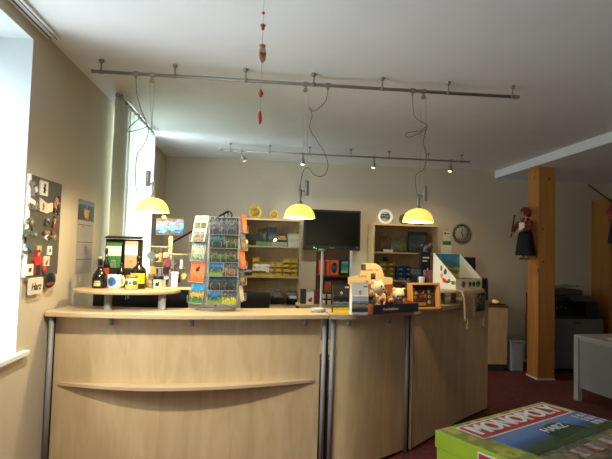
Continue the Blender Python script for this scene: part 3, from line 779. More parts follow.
# ------------------------------------------------------------------ goods on the counter, middle and right
p = atz(318, 312, ZT)
ds = thing('coin_dish', 'small pale grey oval coin dish on the counter right of the spinner', 'dish', p, rz=.1)
M_ = Matrix.Diagonal((1, .62, 1, 1))
B().lathe([(0, 0), (.05, 0), (.058, .012), (.06, .03), (.056, .03), (.05, .014), (0, .012)], 24, M=M_, closed=False).build('body', mat('pale_grey', (178, 178, 172), .25), ds)
B().box(0, 0, .026, .06, .04, .006).build('insert', PAPER, ds)

def coffee_bag(label, px, py, w, h, y, rz, body, dark, picm):
    p = aty(px, py, y); p.z = ZT
    o = thing('coffee_bag', label, 'bag', p, rz=rz)
    B().prism([(-w/2, -.03), (w/2, -.03), (w/2*.97, .03), (-w/2*.97, .03)], 0, h*.62).build('body', body, o, bevel=.008)
    bm_ = B()
    P = [(-w/2*.97, -.027, h*.6), (w/2*.97, -.027, h*.6), (w/2*.95, .027, h*.6), (-w/2*.95, .027, h*.6), (-w/2*.99, -.004, h*.97), (w/2*.99, -.004, h*.97), (w/2*.99, .004, h*.97), (-w/2*.99, .004, h*.97)]
    vs = [bm_.bm.verts.new(v) for v in P]
    for q in ((0, 1, 5, 4), (1, 2, 6, 5), (2, 3, 7, 6), (3, 0, 4, 7), (4, 5, 6, 7), (3, 2, 1, 0)): bm_.bm.faces.new([vs[i] for i in q])
    bm_.build('gusset', body, o)
    B().box(0, 0, h*.985, w, .009, h*.03).build('seal', body, o)
    B().box(0, -.031, h*.27, w*.94, .0015, h*.34).build('picture', picm, o)
    return o
pic1 = picture('bag_town', [(226, 186, 40), (226, 186, 40), (70, 80, 70), (120, 130, 130), (60, 76, 84), (150, 150, 140), (24, 24, 26)], 5, .45)
cbg = coffee_bag('black coffee bag with a yellow bottom band standing on the counter', 340, 313, .128, .218, 3.66, .06, BLACKM, True, pic1)
B().box(0, -.0305, .018, .124, .0015, .03).build('yellow_band', YELLOWL, cbg)
b = B().use(PAPER).tube([(-.008, -.0225, .148), (.002, -.021, .16), (.009, -.022, .15), (.0, -.023, .138), (.004, -.024, .13)], .0022, 5)
b.build('logo_mark', None, cbg); B().box(.045, -.016, .195, .03, .001, .01).build('price_label', PAPER, cbg)
pic2 = picture('bag_hills', [(80, 86, 70), (60, 70, 80), (150, 120, 90), (200, 170, 120), (90, 110, 140), (170, 180, 190)], 3, .6)
cw_ = coffee_bag('white coffee bag with a landscape picture standing beside the black bag', 358.5, 316, .132, .238, 3.56, .12, PAPER, False, pic2)
b = B().use(DGREY).tube([(-.008, -.0225, .168), (.002, -.021, .18), (.009, -.022, .17), (.0, -.023, .158), (.004, -.024, .15)], .002, 5)
b.build('logo_mark', None, cw_); B().box(.045, -.014, .21, .03, .001, .008).build('price_label', DGREY, cw_); B().box(0, -.0335, .035, .08, .001, .004).box(0, -.0335, .025, .06, .001, .003).build('print_lines', DGREY, cw_)

# plush toy display box
A0 = V(.845, 3.575, ZT); ang = math.atan2(.243, .43); LN = .49; DP = .30
pb = thing('plush_display_box', 'cardboard counter display with a beige stepped header and a dark blue front lip', 'display box', A0, rz=ang)
b = B(); b.bx(0, LN, 0, .004, 0, .07); b.build('front_lip', NAVY, pb)
b = B()
b.bx(0, LN, 0, DP, 0, .004)
side = [(0, 0), (DP, 0), (DP, .17), (DP*.8, .14), (DP*.4, .085), (0, .07)]
MB_ = lambda x: Matrix.Translation((x, 0, 0)) @ Matrix.Rotation(PI/2, 4, 'Z') @ Matrix.Rotation(PI/2, 4, 'X')
b.prism(side, 0, .004, MB_(0)); b.prism(side, 0, .004, MB_(LN-.004)); b.bx(0, LN, DP-.009, DP-.005, 0, .2)
b.build('body', mat('orange_brown_card', (150, 78, 34), .6, var=.1), pb)
hw = LN/2
hd = [(0, 0), (LN, 0), (LN, .255), (LN-.1, .265), (LN-.12, .32), (LN-.15, .355), (LN-.2, .375), (LN-.3, .378), (LN-.35, .372), (LN-.37, .28), (.0, .262)]
h_ = B().card(hd, .004).build('header', CREAM, pb); h_.location = (0, DP, 0)
text('Kuschel Tiere', .03, RED, pb, (.255, DP-.0025, .322)).rotation_euler = (PI/2, 0, 0)
text('ANIMAL', .026, RED, pb, (.15, DP-.0025, .268))
B().box(.155, DP-.003, .342, .05, .002, .05).box(.265, DP-.003, .268, .05, .002, .05).build('photo', picture('animal_photo', [(40, 30, 24), (120, 90, 60), (60, 50, 40)], 4, 1.5), pb)
b = B()
for x, z in ((.2, .215), (.26, .21), (.23, .19)):
    b.ball(x, DP-.003, z, .012, .002, .01)
    for k in (-1, 0, 1): b.ball(x+k*.01, DP-.003, z+.015, .004, .002, .005)
b.build('paw_print', BROWN, pb)
text('Kuscheltiere', .028, PAPER, pb, (.18, -.001, .036), sx=1.15)
def plush(label, x, y, z, s, rz, body, face, ears='round', beak=False, snout=True, tilt=0):
    o = thing('plush_toy', label, 'plush toy', pb.matrix_basis @ V(x, y, z), rot=(tilt, 0, ang+rz), group='plush animals in the display box')
    b = B()
    b.ball(0, .2*s, .55*s, .5*s, .5*s, .6*s); b.ball(0, -.05*s, 1.25*s, .52*s, .48*s, .48*s)
    for k in (-1, 1):
        b.ball(k*.42*s, -.2*s, .55*s, .17*s, .24*s, .36*s); b.ball(k*.3*s, -.35*s, .16*s, .2*s, .34*s, .17*s)
        if ears == 'round': b.ball(k*.4*s, 0, 1.66*s, .17*s, .1*s, .17*s)
        else: b.ball(k*.34*s, 0, 1.72*s, .09*s, .09*s, .24*s)
    if snout: b.ball(0, -.45*s, 1.14*s, .2*s, .2*s, .16*s)
    b.build('body', body, o, remesh=max(.003, s*.06))
    b = B()
    b.ball(0, -.28*s, 1.28*s, .4*s, .3*s, .36*s).build('face', face, o)
    b = B()
    for k in (-1, 1): b.ball(k*.17*s, -.55*s, 1.38*s, .07*s, .05*s, .07*s)
    b.ball(0, -.66*s if snout else -.58*s, 1.18*s, .07*s, .05*s, .055*s)
    b.build('eyes_and_nose', BLACK, o)
    return o
PW = mat('plush_cream', (226, 210, 178), .95, var=.1, scale=40, bump=.6, bscale=250)
PBR = mat('plush_brown', (128, 82, 52), .95, var=.25, scale=40, bump=.6, bscale=250)
PG = mat('plush_grey', (96, 88, 80), .95, var=.35, scale=60, bump=.8, bscale=250)
PT = mat('plush_tan', (192, 150, 104), .95, var=.2, scale=40, bump=.6, bscale=250)
PP = mat('plush_pink', (206, 156, 132), .95, var=.15, scale=40, bump=.6, bscale=250)
plush('white faced brown owl plush standing tall in the middle of the display box', .185, .16, .045, .114, .1, PW, PW, snout=False)
plush('cream plush lying at the front right of the display box', .345, .115, .04, .10, -.5, PW, PW, 'round', tilt=.55)
plush('grey hedgehog plush at the left of the display box', .075, .14, .03, .088, .2, PG, PT)
plush('tan plush in front of the owl in the display box', .13, .065, .02, .062, .1, PT, PBR)
plush('pinkish plush leaning in the middle front of the display box', .225, .07, .015, .066, -.3, PBR, PP, tilt=.2)
plush('small brown plush at the back right of the display box', .41, .21, .05, .055, -.4, PBR, PT)
plush('small brown plush in the back left corner of the display box', .06, .23, .1, .05, .1, PT, PBR)
plush('dark long eared plush between the owl and the cream plush', .262, .17, .04, .08, -.2, PG, PBR, 'long')

# framed case with pin badges
q0, q1 = atz(409, 311, ZT), atz(440, 308.5, ZT)
fx = thing('pin_case', 'shallow oak framed show case of pin badges leaning on the counter', 'show case', (1.245, 3.96, ZT), rz=.42, rot=(-.10, 0, .30))
FWD, FHT = .295, .222
b = B()
b.bx(-.0, FWD, -.03, .03, 0, .018); b.bx(0, FWD, -.03, .03, FHT-.018, FHT); b.bx(0, .018, -.03, .03, .018, FHT-.018); b.bx(FWD-.018, FWD, -.03, .03, .018, FHT-.018)
b.build('frame', FRAMEW, fx, bevel=.002)
B().bx(.018, FWD-.018, .02, .028, .018, FHT-.018).build('backing', DBROWN, fx)
PINM = [mat('pin_silver', (168, 164, 150), .35, .5), mat('pin_gold', (186, 156, 84), .35, .5), mat('pin_cream', (206, 186, 140), .5), mat('pin_red', (150, 50, 50), .4)]
pins = [(.05, .165, 0, 'round silver', 'top left'), (.035, .135, 0, 'small silver', 'left edge'), (.07, .14, 2, 'pale round', 'left centre'), (.12, .155, 3, 'reddish shield', 'top centre'), (.145, .145, 0, 'silver bar', 'right of the reddish shield'), (.2, .15, 2, 'cream shield', 'top right'), (.205, .105, 0, 'round silver', 'right edge'), (.2, .06, 2, 'white ringed round', 'bottom right'), (.06, .1, 1, 'small golden', 'lower left'), (.125, .11, 3, 'dark red', 'middle'), (.16, .11, 1, 'golden round', 'right of the middle')]
for i, (x, z, c, nm, wh) in enumerate(pins):
    o = thing('pin_badge', '%s pin badge at the %s of the oak show case' % (nm, wh), 'pin badge', fx.matrix_basis @ V(x+.01, .018, z), rot=(-.10, 0, .30), group='pin badges in the show case')
    if 'bar' in nm: B().box(0, -.002, 0, .01, .004, .04, ry=.6).build('plate', PINM[c], o)
    elif 'shield' in nm: B().card([(-.014, .012), (-.014, 0), (0, -.018), (.014, 0), (.014, .012)], .004).build('plate', PINM[c], o)
    else: B().cyl((0, -.003, 0), (0, .002, 0), .014, n=16).use(DBROWN).cyl((0, -.0036, 0), (0, -.003, 0), .006, n=10).build('plate', PINM[c], o) if False else B().use(PINM[c]).cyl((0, -.003, 0), (0, .002, 0), .014, n=16).use(DBROWN).cyl((0, -.0036, 0), (0, -.003, 0), .006, n=10).build('plate', None, o)
o = B().box(0, 0, 0, .12, .006, .026).build('name_bar', PINM[1]); o.location = fx.matrix_basis @ V(.115, .016, .045); o.rotation_euler = (-.10, 0, .30)
tag(o, 'long golden bar lying along the bottom of the oak show case', 'name bar')

# white display box with a blue landscape back on the raised tray
o0 = aty(456, 285.5, 4.47); o1 = aty(482, 284, 4.72)
wa = math.atan2(.25, o1.x-o0.x)
o0.z = TZ
wl = math.hypot(o1.x-o0.x, .25)
wb = thing('card_display_box', 'white slanted cardboard display box with a blue landscape inside on the right raised tray', 'display box', (o0.x, 4.47, TZ), rz=wa)
D2, H1, H2 = .265, .10, .345
side = [(0, 0), (D2, 0), (D2, H2), (D2-.01, H2), (0, H1)]
b = B(); b.prism(side, 0, .005, MB_(0)); b.prism(side, 0, .005, MB_(wl-.005)); b.bx(0, wl, 0, .005, 0, H1); b.bx(0, wl, 0, D2, 0, .005); b.bx(0, wl, D2-.005, D2, 0, H2)
b.build('body', PAPER, wb)
land = picture('landscape_dunes', [(206, 180, 120), (210, 186, 130), (70, 100, 50), (190, 180, 120), (90, 120, 70), (70, 150, 200), (86, 166, 210), (76, 156, 204)], 4, .6)
B().bx(.006, wl-.006, D2-.008, D2-.0055, .09, H2-.005).build('back_picture', land, wb)
B().bx(.006, wl-.006, .03, .2, .03, .1).build('contents', mat('tan_goods', (170, 130, 80), .7, var=.3, scale=30), wb)
pm = [mat('print_a', (120, 130, 60), .6, var=.4, scale=60), mat('print_b', (150, 70, 60), .6, var=.4, scale=60), mat('print_c', (90, 70, 110), .6, var=.4, scale=60)]
for k, (x, r_) in enumerate(((.08, .036), (.155, .03), (.2, .028), (.25, .038))):
    b = B().use(pm[k % 3]).ball(x*wl/.3, -.002, .05, r_, .002, r_*.9).use(BLACKM).ball(x*wl/.3+.005, -.003, .056, r_*.45, .002, r_*.4); b.build('round_print', None, wb)
b = B()
for k, (y, z, s1, s2, mt) in enumerate(((.12, .07, .035, .05, PAPER), (.125, .1, .02, .04, pm[2]), (.13, .045, .03, .028, RED), (.105, .03, .03, .010, DBROWN), (.165, .135, .012, .03, GREEN), (.09, .04, .02, .02, GREEN), (.16, .075, .014, .03, mat('print_d', (190, 150, 110), .6)), (.05, .035, .03, .006, DGREY), (.045, .022, .026, .012, pm[0]))):
    b.use(mt).ball(-.001, .115+(y-.12)*1.15, .03+z*1.25, .0015, s1, s2)
b.build('side_print', None, wb)
# wobbler card behind the white box
wp = aty(446, 252, 4.74)
wk = thing('sign_card', 'tall white sign card with red logo and green foot behind the display box', 'sign', (wb.matrix_basis @ V(.265, D2+.03, 0)), rz=.2)
zc_ = aty(446, 231, wk.location.y).z-TZ
B().card([(-.06, 0), (.06, 0), (.058, zc_-.13), (.038, zc_-.10), (.042, zc_), (-.042, zc_), (-.042, zc_-.1), (-.062, zc_-.13)], .004).build('card', mat('sign_white', (208, 208, 190), .6), wk)
B().use(RED).cyl((-.02, -.004, zc_-.025), (-.02, -.002, zc_-.025), .013, n=14).use(NAVY).cyl((-.02, -.005, zc_-.03), (-.02, -.003, zc_-.03), .007, n=12).box(.018, -.003, zc_-.024, .03, .001, .008).build('logo', None, wk)
B().box(0, -.003, zc_-.125, .1, .002, .04).build('green_foot', GREEN, wk)

# tote bag hanging over the right tray
def surf_grid(fn, nu, nv, mt, name, parent=None, thick=.004):
    b = B(); b.use(mt); g_ = [[b.bm.verts.new(fn(i/nu, k/nv)) for k in range(nv+1)] for i in range(nu+1)]
    fs = [b.bm.faces.new((g_[i][k], g_[i+1][k], g_[i+1][k+1], g_[i][k+1])) for i in range(nu) for k in range(nv)]
    for f in fs: f.smooth = True
    o = b.build(name, None, parent)
    md = o.modifiers.new('solid', 'SOLIDIFY'); md.thickness = thick
    return o
CLOTH = mat('canvas', (196, 172, 136), .95, var=.08, scale=40, bump=.4, bscale=300)
t0 = atz(462, 290, TZ); 
tA, tB = V(1.80, 4.262, 0), V(2.195, 4.645, 0)
tdir = (tB-tA).normalized(); tn = V(tdir.y, -tdir.x, 0)
tb = thing('tote_bag', 'beige canvas drawstring bag with dark green print hanging off the right tray', 'bag', (tA.x, tA.y, 1.0))
TL = (tB-tA).length
def tote(u, v):
    # v 0..0.22 lies on the tray, the rest hangs; folds across the width
    x = u*TL
    fold = .013*math.sin(u*17+1)+.008*math.sin(u*31)
    if v < .2:
        return tdir*x-tn*(.05*(1-v/.2)-.0)+V(0, 0, TZ-1.0+.012+.003*math.sin(u*9))
    s_ = (v-.2)/.8
    drop = .27-.03*u
    return tdir*(x+.012*math.sin(s_*3))+tn*(.014+fold*s_+.02*math.sin(min(1, s_*4)*PI/2))+V(0, 0, TZ-1.0+.009-drop*s_)
surf_grid(tote, 26, 18, CLOTH, 'cloth', tb, .008)
def tprint(u, v): return tote(.58+.34*u, .32+.55*v)+tn*.009
surf_grid(tprint, 8, 8, picture('tote_print', [(40, 70, 56), (60, 100, 80), (150, 110, 80), (50, 60, 70), (170, 150, 120), (40, 60, 50)], 5, 1.4), 'print', tb, .001)
for u, L_ in ((.06, .07), (.9, .12)):
    e = tote(u, 1)+tn*.006
    B().tube([e+V(0, 0, .02), e+V(.004, 0, -.02), e+V(-.006, 0, -L_*.7), e+V(.002, 0, -L_)], .004, 6).ball(*(e+V(.0, 0, -L_*.9)), .009).build('drawstring', CLOTH, tb)

# ------------------------------------------------------------------ back wall: cabinets and goods
def cabinet(name, label, x0, x1, yf, ztop, shelves, zdoor, handles=True):
    """glass fronted shelf cabinet against the back wall; zdoor = top of the closed lower part"""
    yb = YB-.01; w = x1-x0; d = yb-yf
    o = thing(name, label, 'cabinet', ((x0+x1)/2, yf, 0)); t = .022
    b = B(); b.bx(-w/2, -w/2+t, 0, d, 0, ztop); b.bx(w/2-t, w/2, 0, d, 0, ztop); b.build('side_panel', SHELFW, o)
    B().bx(-w/2-.005, w/2+.005, -.01, d, ztop, ztop+.025).build('top_panel', SHELFW, o)
    B().bx(-w/2+t, w/2-t, d-.012, d-.002, .0, ztop).build('back_panel', BACKW, o)
    for z in shelves: B().bx(-w/2+t, w/2-t, .02, d-.012, z-.022, z).build('shelf', SHELFW, o)
    B().bx(-w/2+t, w/2-t, .0, .018, .06, zdoor).build('lower_door', MAPLE, o)
    B().bx(-w/2+t, w/2-t, .03, .045, 0, .06).build('plinth', DGREY, o)
    for s_ in (-1, 1):
        a, c = (-w/2+.004, -.003) if s_ < 0 else (.003, w/2-.004)
        g_ = B().bx(a, c, -.012, -.007, zdoor+.01, ztop-.004).build('glass_door', PANE, o)
        B().cyl((s_*.03, -.03, zdoor+.35), (s_*.03, -.012, zdoor+.35), .008).build('door_knob', STEEL, g_)
        for zz in (zdoor+.06, (zdoor+ztop)/2, ztop-.06): B().cyl((s_*(w/2-.02), -.016, zz), (s_*(w/2-.02), -.006, zz), .013).build('hinge', STEEL, g_)
    return o
LY = 6.90
def LP(x, y, Y): q = aty(x, y, Y); return q
lx0, lx1 = aty(243, 250, LY).x, aty(301, 250, LY).x
zL1 = aty(272, 246, LY+.02).z; zL2 = aty(272, 276.5, LY+.02).z; zL0 = aty(272, 220.5, LY).z
zL3 = aty(272, 305, LY+.02).z
cabL = cabinet('glass_cabinet', 'tall wood cabinet with glass doors, yellow bins inside, behind the postcard spinner', lx0, lx1, LY, zL0, [zL1, zL2, zL3], zL3-.02)
rx0, rx1 = aty(373, 250, LY).x, aty(438, 250, LY).x
zR0 = aty(405, 226, LY).z; zR1 = aty(405, 252.5, LY+.02).z; zR2 = aty(405, 280.5, LY+.02).z
cabR = cabinet('glass_cabinet', 'tall wood cabinet with blue and yellow bins inside, right of the television', rx0, rx1, LY, zR0, [zR1, zR2, zR2-.3], zR2-.33)

zL1 += .0015; zL2 += .0015; zL3 += .0015; zR1 += .0015; zR2 += .0015      # goods rest on the shelves
def disc(label, px, py, rpx, mt, rim, Y, z, cat='plate', scallop=0, extra=None):
    x = aty(px, py, Y).x; r = rpx*Y/F
    o = thing('wall_plate' if cat == 'plate' else 'disc', label, cat, (x, Y, z))
    M = Matrix.Translation((0, .012, r*.985)) @ Matrix.Rotation(PI/2-.14, 4, 'X')
    B().lathe([(0, .004), (r*.68, .004), (r*.74, .01), (r, .02), (r, .016), (r*.72, 0), (0, 0)], 28, M=M).build('dish', rim, o)
    B().lathe([(0, .0045), (r*.66, .0045), (r*.66, .0055), (0, .0055)], 28, M=M).build('centre', mt, o)
    if scallop:
        b = B()
        for k in range(scallop):
            a = 2*PI*k/scallop; b.ball(*(M @ V(r*math.cos(a), r*math.sin(a), .017)), r*.16, r*.08, r*.16, n=8)
        b.build('scalloped_rim', rim, o)
    B().prism([(-r*.4, .0), (r*.4, 0), (r*.4, r*.55), (-r*.4, r*.55)], 0, .004).box(0, .05, r*.4, r*.2, .006, r*.9, rx=-.2).build('plate_stand', DBROWN, o)
    return o
gold = mat('plate_gold', (176, 136, 52), .35, .0, var=.25, scale=20); gold2 = mat('plate_gold_rim', (206, 170, 74), .3)
disc('large yellow scalloped plate standing on top of the left cabinet', 255, 213, 6.6, gold, gold2, LY+.16, zL0+.025, scallop=12)
disc('small yellow plate standing on top of the left cabinet', 274, 216, 4.8, gold, gold2, LY+.16, zL0+.025)
disc('white plate with a dark picture standing on top of the right cabinet', 385.5, 215, 7.8, picture('plate_pic', [(170, 170, 164), (160, 160, 156), (40, 44, 48), (150, 150, 146), (40, 40, 40), (172, 172, 166)], 3, .6), WHITE, LY+.16, zR0+.025)
disc('dark plate standing on top of the right cabinet left of the pendant lamp', 404, 217, 5.6, DGREY, mat('plate_brown', (110, 96, 76), .4), LY+.16, zR0+.025)
def blk(name, label, cat, x0, x1, y0, y1, Y, dep, mt, z=None, group=None, bev=.002, zlift=0):
    """block shaped article seen between pixel columns x0..x1 and rows y0..y1 with its front at depth Y, standing at height z"""
    a, c = aty(x0, y1, Y), aty(x1, y1, Y); top = aty((x0+x1)/2, y0, Y).z
    zb = (z if z is not None else (a.z+c.z)/2)
    o = B().bx(-(c.x-a.x)/2, (c.x-a.x)/2, 0, dep, 0, max(.01, top-zb)).build(name, mt, bevel=bev)
    o.location = ((a.x+c.x)/2, Y, zb)
    return tag(o, label, cat, group)
Yi = LY+.08
# small dark lettered figure on the right cabinet
x = aty(420, 225, Yi).x
o = thing('ornament', 'small dark letter shaped ornament on top of the right cabinet below the pendant lamp', 'ornament', (x, Yi, zR0+.025))
b = B(); b.bx(-.07, .07, 0, .03, 0, .012)
for k in range(4): b.bx(-.062+k*.033, -.04+k*.033, .008, .02, .012, .03+.014*(k % 2))
b.build('body', BLACKM, o)
# left cabinet, top shelf
z = zL1
blk('storage_box', 'wide dark box at the left of the upper shelf in the left cabinet', 'box', 247, 259, 234, 246, Yi+.05, .15, mat('box_dark', (52, 46, 40), .6, var=.3), z)
o = thing('night_light', 'little glowing yellow egg shaped lamp on the upper shelf of the left cabinet', 'lamp', (aty(246.3, 240, Yi).x, Yi, z))
B().lathe([(.025, 0), (.028, .01), (.02, .02), (0, .02)], 14).build('base', BROWN, o)
B().ball(0, 0, .048, .026, .026, .034).build('glow', mat('night_glow', (250, 226, 140), .5, emit=(255, 226, 120), estr=1.2), o)
blk('book', 'flat green book lying on the upper shelf of the left cabinet', 'book', 256, 271, 241.5, 246, Yi, .2, mat('book_green', (104, 136, 70), .5), z)
b_ = blk('book', 'upright dark blue picture book on the upper shelf of the left cabinet', 'book', 267, 276, 227, 241, Yi+.1, .03, picture('book_blue', [(60, 76, 96), (90, 110, 130), (50, 60, 80), (70, 90, 110)], 4, 1.2), z+.062)
blk('book', 'upright greyish picture book left of the dark blue one in the left cabinet', 'book', 258, 266, 229, 241, Yi+.1, .03, picture('book_grey', [(70, 76, 70), (110, 116, 104), (60, 66, 60)], 4, 1.2), z+.062)
blk('book', 'flat pale book lying under the dark blue picture book in the left cabinet', 'book', 271.5, 287, 242, 246, Yi, .2, mat('book_pale', (170, 166, 140), .5), z)
x = aty(282.5, 240, Yi).x
o = thing('wooden_dome', 'tan dome shaped ornament in a dark stand on the upper shelf of the left cabinet', 'ornament', (x, Yi+.06, z+.062))
B().bx(-.07, .07, -.02, .03, 0, .03).build('base', BLACKM, o)
B().prism([(.062*math.cos(PI*i/14), .062*math.sin(PI*i/14)) for i in range(15)], -.03, .0, Matrix.Translation((0, -.0, .03)) @ Matrix.Rotation(PI/2, 4, 'X')).build('dome', mat('dome_tan', (206, 156, 100), .5), o)
for k, (a, c) in enumerate(((242, 246), (238.5, 241.6), (235, 238.2), (233, 234.8))):
    zz = aty(294, c, Yi).z if k else z
    blk('storage_box', ['lowest', 'second', 'third', 'topmost'][k]+' flat pale box in the stack on the left cabinet upper shelf', 'box', 288, 299, a, c, Yi, .2, mat('box_pale%d' % (k % 2), ((206, 200, 176), (188, 186, 170))[k % 2], .5), None if k else z, 'pale boxes stacked on the upper shelf')
# stack heights: settle the boxes on each other
bs_ = [o for o in bpy.data.objects if o.get('group') == 'pale boxes stacked on the upper shelf']
zz = zL1
for o in bs_:
    hh = max(v.co.z for v in o.data.vertices); o.location.z = zz; zz += hh
# open storage bins
BINM = {}
def make_bin(mt):
    w, d, h = .098, .13, .066; t = .003
    b = B()
    b.bx(-w/2, w/2, 0, d, 0, t); b.bx(-w/2, -w/2+t, 0, d, t, h); b.bx(w/2-t, w/2, 0, d, t, h); b.bx(-w/2, w/2, d-t, d, t, h)
    b.bx(-w/2+t, w/2-t, 0, t, t, h*.55); b.bx(-w/2+t, w/2-t, -.008, 0, h*.47, h*.55)
    b.bx(-w/2, w/2, .045, .051, h*.95, h)
    return b
def bins(cols, zs, Y, mt, cname, where, group, px, pitch):
    src = None; ords = ['first', 'second', 'third', 'fourth', 'fifth', 'sixth']
    lv = ['bottom row', 'second row up', 'third row up', 'fourth row up']
    for ci, n in enumerate(cols):
        x = aty(px+ci*pitch, 270, Y).x
        for k in range(n):
            if src is None:
                src = make_bin(mt).build('storage_bin', mt); o = src
                B().bx(-.02, .02, -.0105, -.008, .02, .031).build('label_holder', mat('bin_label', (206, 196, 160), .5), src)
            else: o = copy_tree(src)
            o.location = (x, Y, zs+k*.0675)
            tag(o, '%s open storage bin, %s column, %s, %s' % (cname, ords[ci], lv[k], where), 'storage bin', group)
bins([4, 3, 3, 3, 4, 4], zL2, Yi-.03, YELLOW, 'yellow', 'left glass cabinet', 'yellow bins in the left cabinet', 255.7, 7.65)
bins([4, 4], zR2, Yi-.03, mat('bin_ochre', (176, 146, 52), .45), 'ochre yellow', 'right glass cabinet', 'ochre bins in the right cabinet', 383, 8.2)
bins([3, 3], zR2, Yi-.03, BLUE, 'blue', 'right glass cabinet', 'blue bins in the right cabinet', 400.5, 7.6)
x = aty(386, 262, Yi).x
o = thing('round_tin', 'round dark blue tin standing on top of the ochre bins in the right cabinet', 'tin', (x, Yi+.04, zR2+.27))
B().lathe([(0, 0), (.045, 0), (.045, .05), (0, .05)], 20).build('body', NAVY, o)
B().lathe([(.047, .045), (.047, .066), (0, .066)], 20).build('lid', mat('tin_blue', (30, 62, 92), .4), o)
# lower compartment of the left cabinet
for k, (a, c) in enumerate(((270, 284), (286.5, 299))):
    a_, c_ = aty(a, 306, Yi), aty(c, 306, Yi); w = c_.x-a_.x
    o = thing('goods_tray', ['black tray with a grey plastic bag, without label, in the left cabinet', 'black tray with a grey plastic bag and white label in the left cabinet'][k], 'tray', ((a_.x+c_.x)/2, Yi, zL3), group='black trays on the lowest shelf')
    b = B(); b.bx(-w/2, w/2, 0, .2, 0, .012); b.bx(-w/2, w/2, 0, .006, 0, .1); b.bx(-w/2, w/2, .194, .2, 0, .1); b.bx(-w/2, -w/2+.006, 0, .2, 0, .1); b.bx(w/2-.006, w/2, 0, .2, 0, .1)
    b.build('body', BLACK, o)
    b = B(); rnd = random.Random(k)
    for i in range(9): b.ball(rnd.uniform(-w*.3, w*.3), rnd.uniform(.05, .15), rnd.uniform(.08, .17), rnd.uniform(.04, .06), rnd.uniform(.03, .05), rnd.uniform(.04, .06), n=8)
    b.build('plastic_bag', mat('bag_grey', (124, 124, 116), .25, var=.3, scale=30), o, remesh=.012)
    if k: B().bx(-.05, .05, -.003, 0, .09, .125).build('label', PAPER, o)
# right cabinet, upper shelf
blk('picture_book', 'brown picture book at the left of the upper shelf in the right cabinet', 'book', 380, 389.5, 236, 252, Yi+.05, .03, picture('book_brown', [(60, 44, 30), (110, 84, 54), (70, 50, 36)], 4, 1.2), zR1)
blk('picture_book', 'greenish grey picture book in the middle of the upper shelf in the right cabinet', 'book', 390.5, 406, 237, 252, Yi+.04, .03, picture('book_olive', [(66, 66, 52), (120, 118, 92), (96, 90, 70), (70, 72, 60)], 4, 1.2), zR1)
o = blk('framed_picture', 'large dark framed picture at the right of the upper shelf in the right cabinet', 'picture', 408, 427, 232, 252, Yi+.04, .02, BLACKM, zR1)
v_ = [v.co for v in o.data.vertices]; wq = max(v.x for v in v_); hq = max(v.z for v in v_)
B().bx(-wq+.012, wq-.012, -.002, 0, .012, hq-.012).build('print', picture('print_dark', [(50, 54, 60), (84, 88, 96), (56, 60, 66), (70, 74, 84)], 3, 1), o)
blk('small_box', 'small flat white box at the front of the upper shelf in the right cabinet', 'box', 384, 393, 249.3, 252.8, Yi-.04, .05, PAPER, zR1)
# goods standing on the low display table in front of the right cabinet
DT = 6.25
za = aty(425, 284, DT).z
xa, xb = aty(409, 284, DT).x, aty(441, 284, DT).x
dt = thing('display_table', 'dark side table in front of the right cabinet holding gift goods', 'table', ((xa+xb)/2, DT+.15, 0))
hw = (xb-xa)/2
B().bx(-hw, hw, -.2, .25, za-.03, za).build('table_top', DBROWN, dt)
for sx in (-1, 1):
    for s2 in (-.17, .22): B().bx(sx*(hw-.03)-.02, sx*(hw-.03)+.02, s2-.02, s2+.02, 0, za-.03).build('leg', DBROWN, dt)
o = blk('gift_box', 'tall black gift box with pale lettering standing in front of the right cabinet', 'box', 420.5, 430, 252, 284, DT+.12, .1, BLACKM, za)
hq = max(v.co.z for v in o.data.vertices)
B().bx(-.04, .045, -.002, 0, hq*.80, hq*.84).bx(-.045, .02, -.002, 0, hq*.70, hq*.73).bx(.02, .035, -.002, 0, hq*.42, hq*.48).build('print', PAPER, o)
zt_ = za+hq
q = aty(426, 250, DT+.16)
o = thing('eagle_figurine', 'dark grey bird figurine perched on the black gift box', 'figurine', (q.x, DT+.17, zt_))
b = B(); b.ball(0, 0, .045, .035, .03, .05, rot=Matrix.Rotation(.5, 4, 'Y')); b.ball(-.045, 0, .085, .02, .018, .018); b.ball(.055, 0, .075, .05, .012, .03, rot=Matrix.Rotation(-.9, 4, 'Y')); b.cyl((-.06, 0, .086), (-.08, 0, .076), .008, .001); b.ball(0, 0, .006, .04, .03, .01); b.cyl((0, 0, 0), (0, 0, .03), .014)
b.build('body', mat('bird_grey', (84, 84, 86), .5, var=.3, scale=50), o)
x = aty(417, 275, DT).x
o = thing('plastic_holder', 'clear bluish plastic leaflet holder in front of the right cabinet', 'holder', (x, DT, za))
b = B(); b.bx(-.07, .07, 0, .004, .0, .12); b.bx(-.07, .07, .06, .064, 0, .21); b.bx(-.07, -.066, 0, .064, 0, .14); b.bx(.066, .07, 0, .064, 0, .14); b.bx(-.07, .07, 0, .064, 0, .004)
b.build('shell', CLEAR, o)
B().bx(-.06, .06, .02, .05, .005, .19).build('leaflets', mat('leaflet_blue', (92, 118, 134), .5, var=.2), o)
blk('gift_carton', 'upper pink printed carton beside the black gift box', 'box', 425, 433, 270.5, 276.5, DT-.02, .08, mat('carton_pink', (176, 112, 108), .6, var=.25, scale=40), za+.10)
blk('gift_carton', 'lower pink printed carton beside the black gift box', 'box', 428.5, 436, 276.5, 284, DT-.04, .1, mat('carton_pink', (176, 112, 108), .6), za)
o_ = [o for o in bpy.data.objects if o.name.startswith('gift_carton')]
o_[0].location.z = za+max(v.co.z for v in o_[1].data.vertices)
q = aty(424, 284, DT-.12)
o = thing('cup', 'small white cup beside the pink cartons', 'cup', (q.x, DT-.03, za))
B().lathe([(0, 0), (.032, 0), (.034, .01), (.042, .095), (.038, .095), (.03, .012), (0, .012)], 20, closed=False).build('body', WHITE, o)

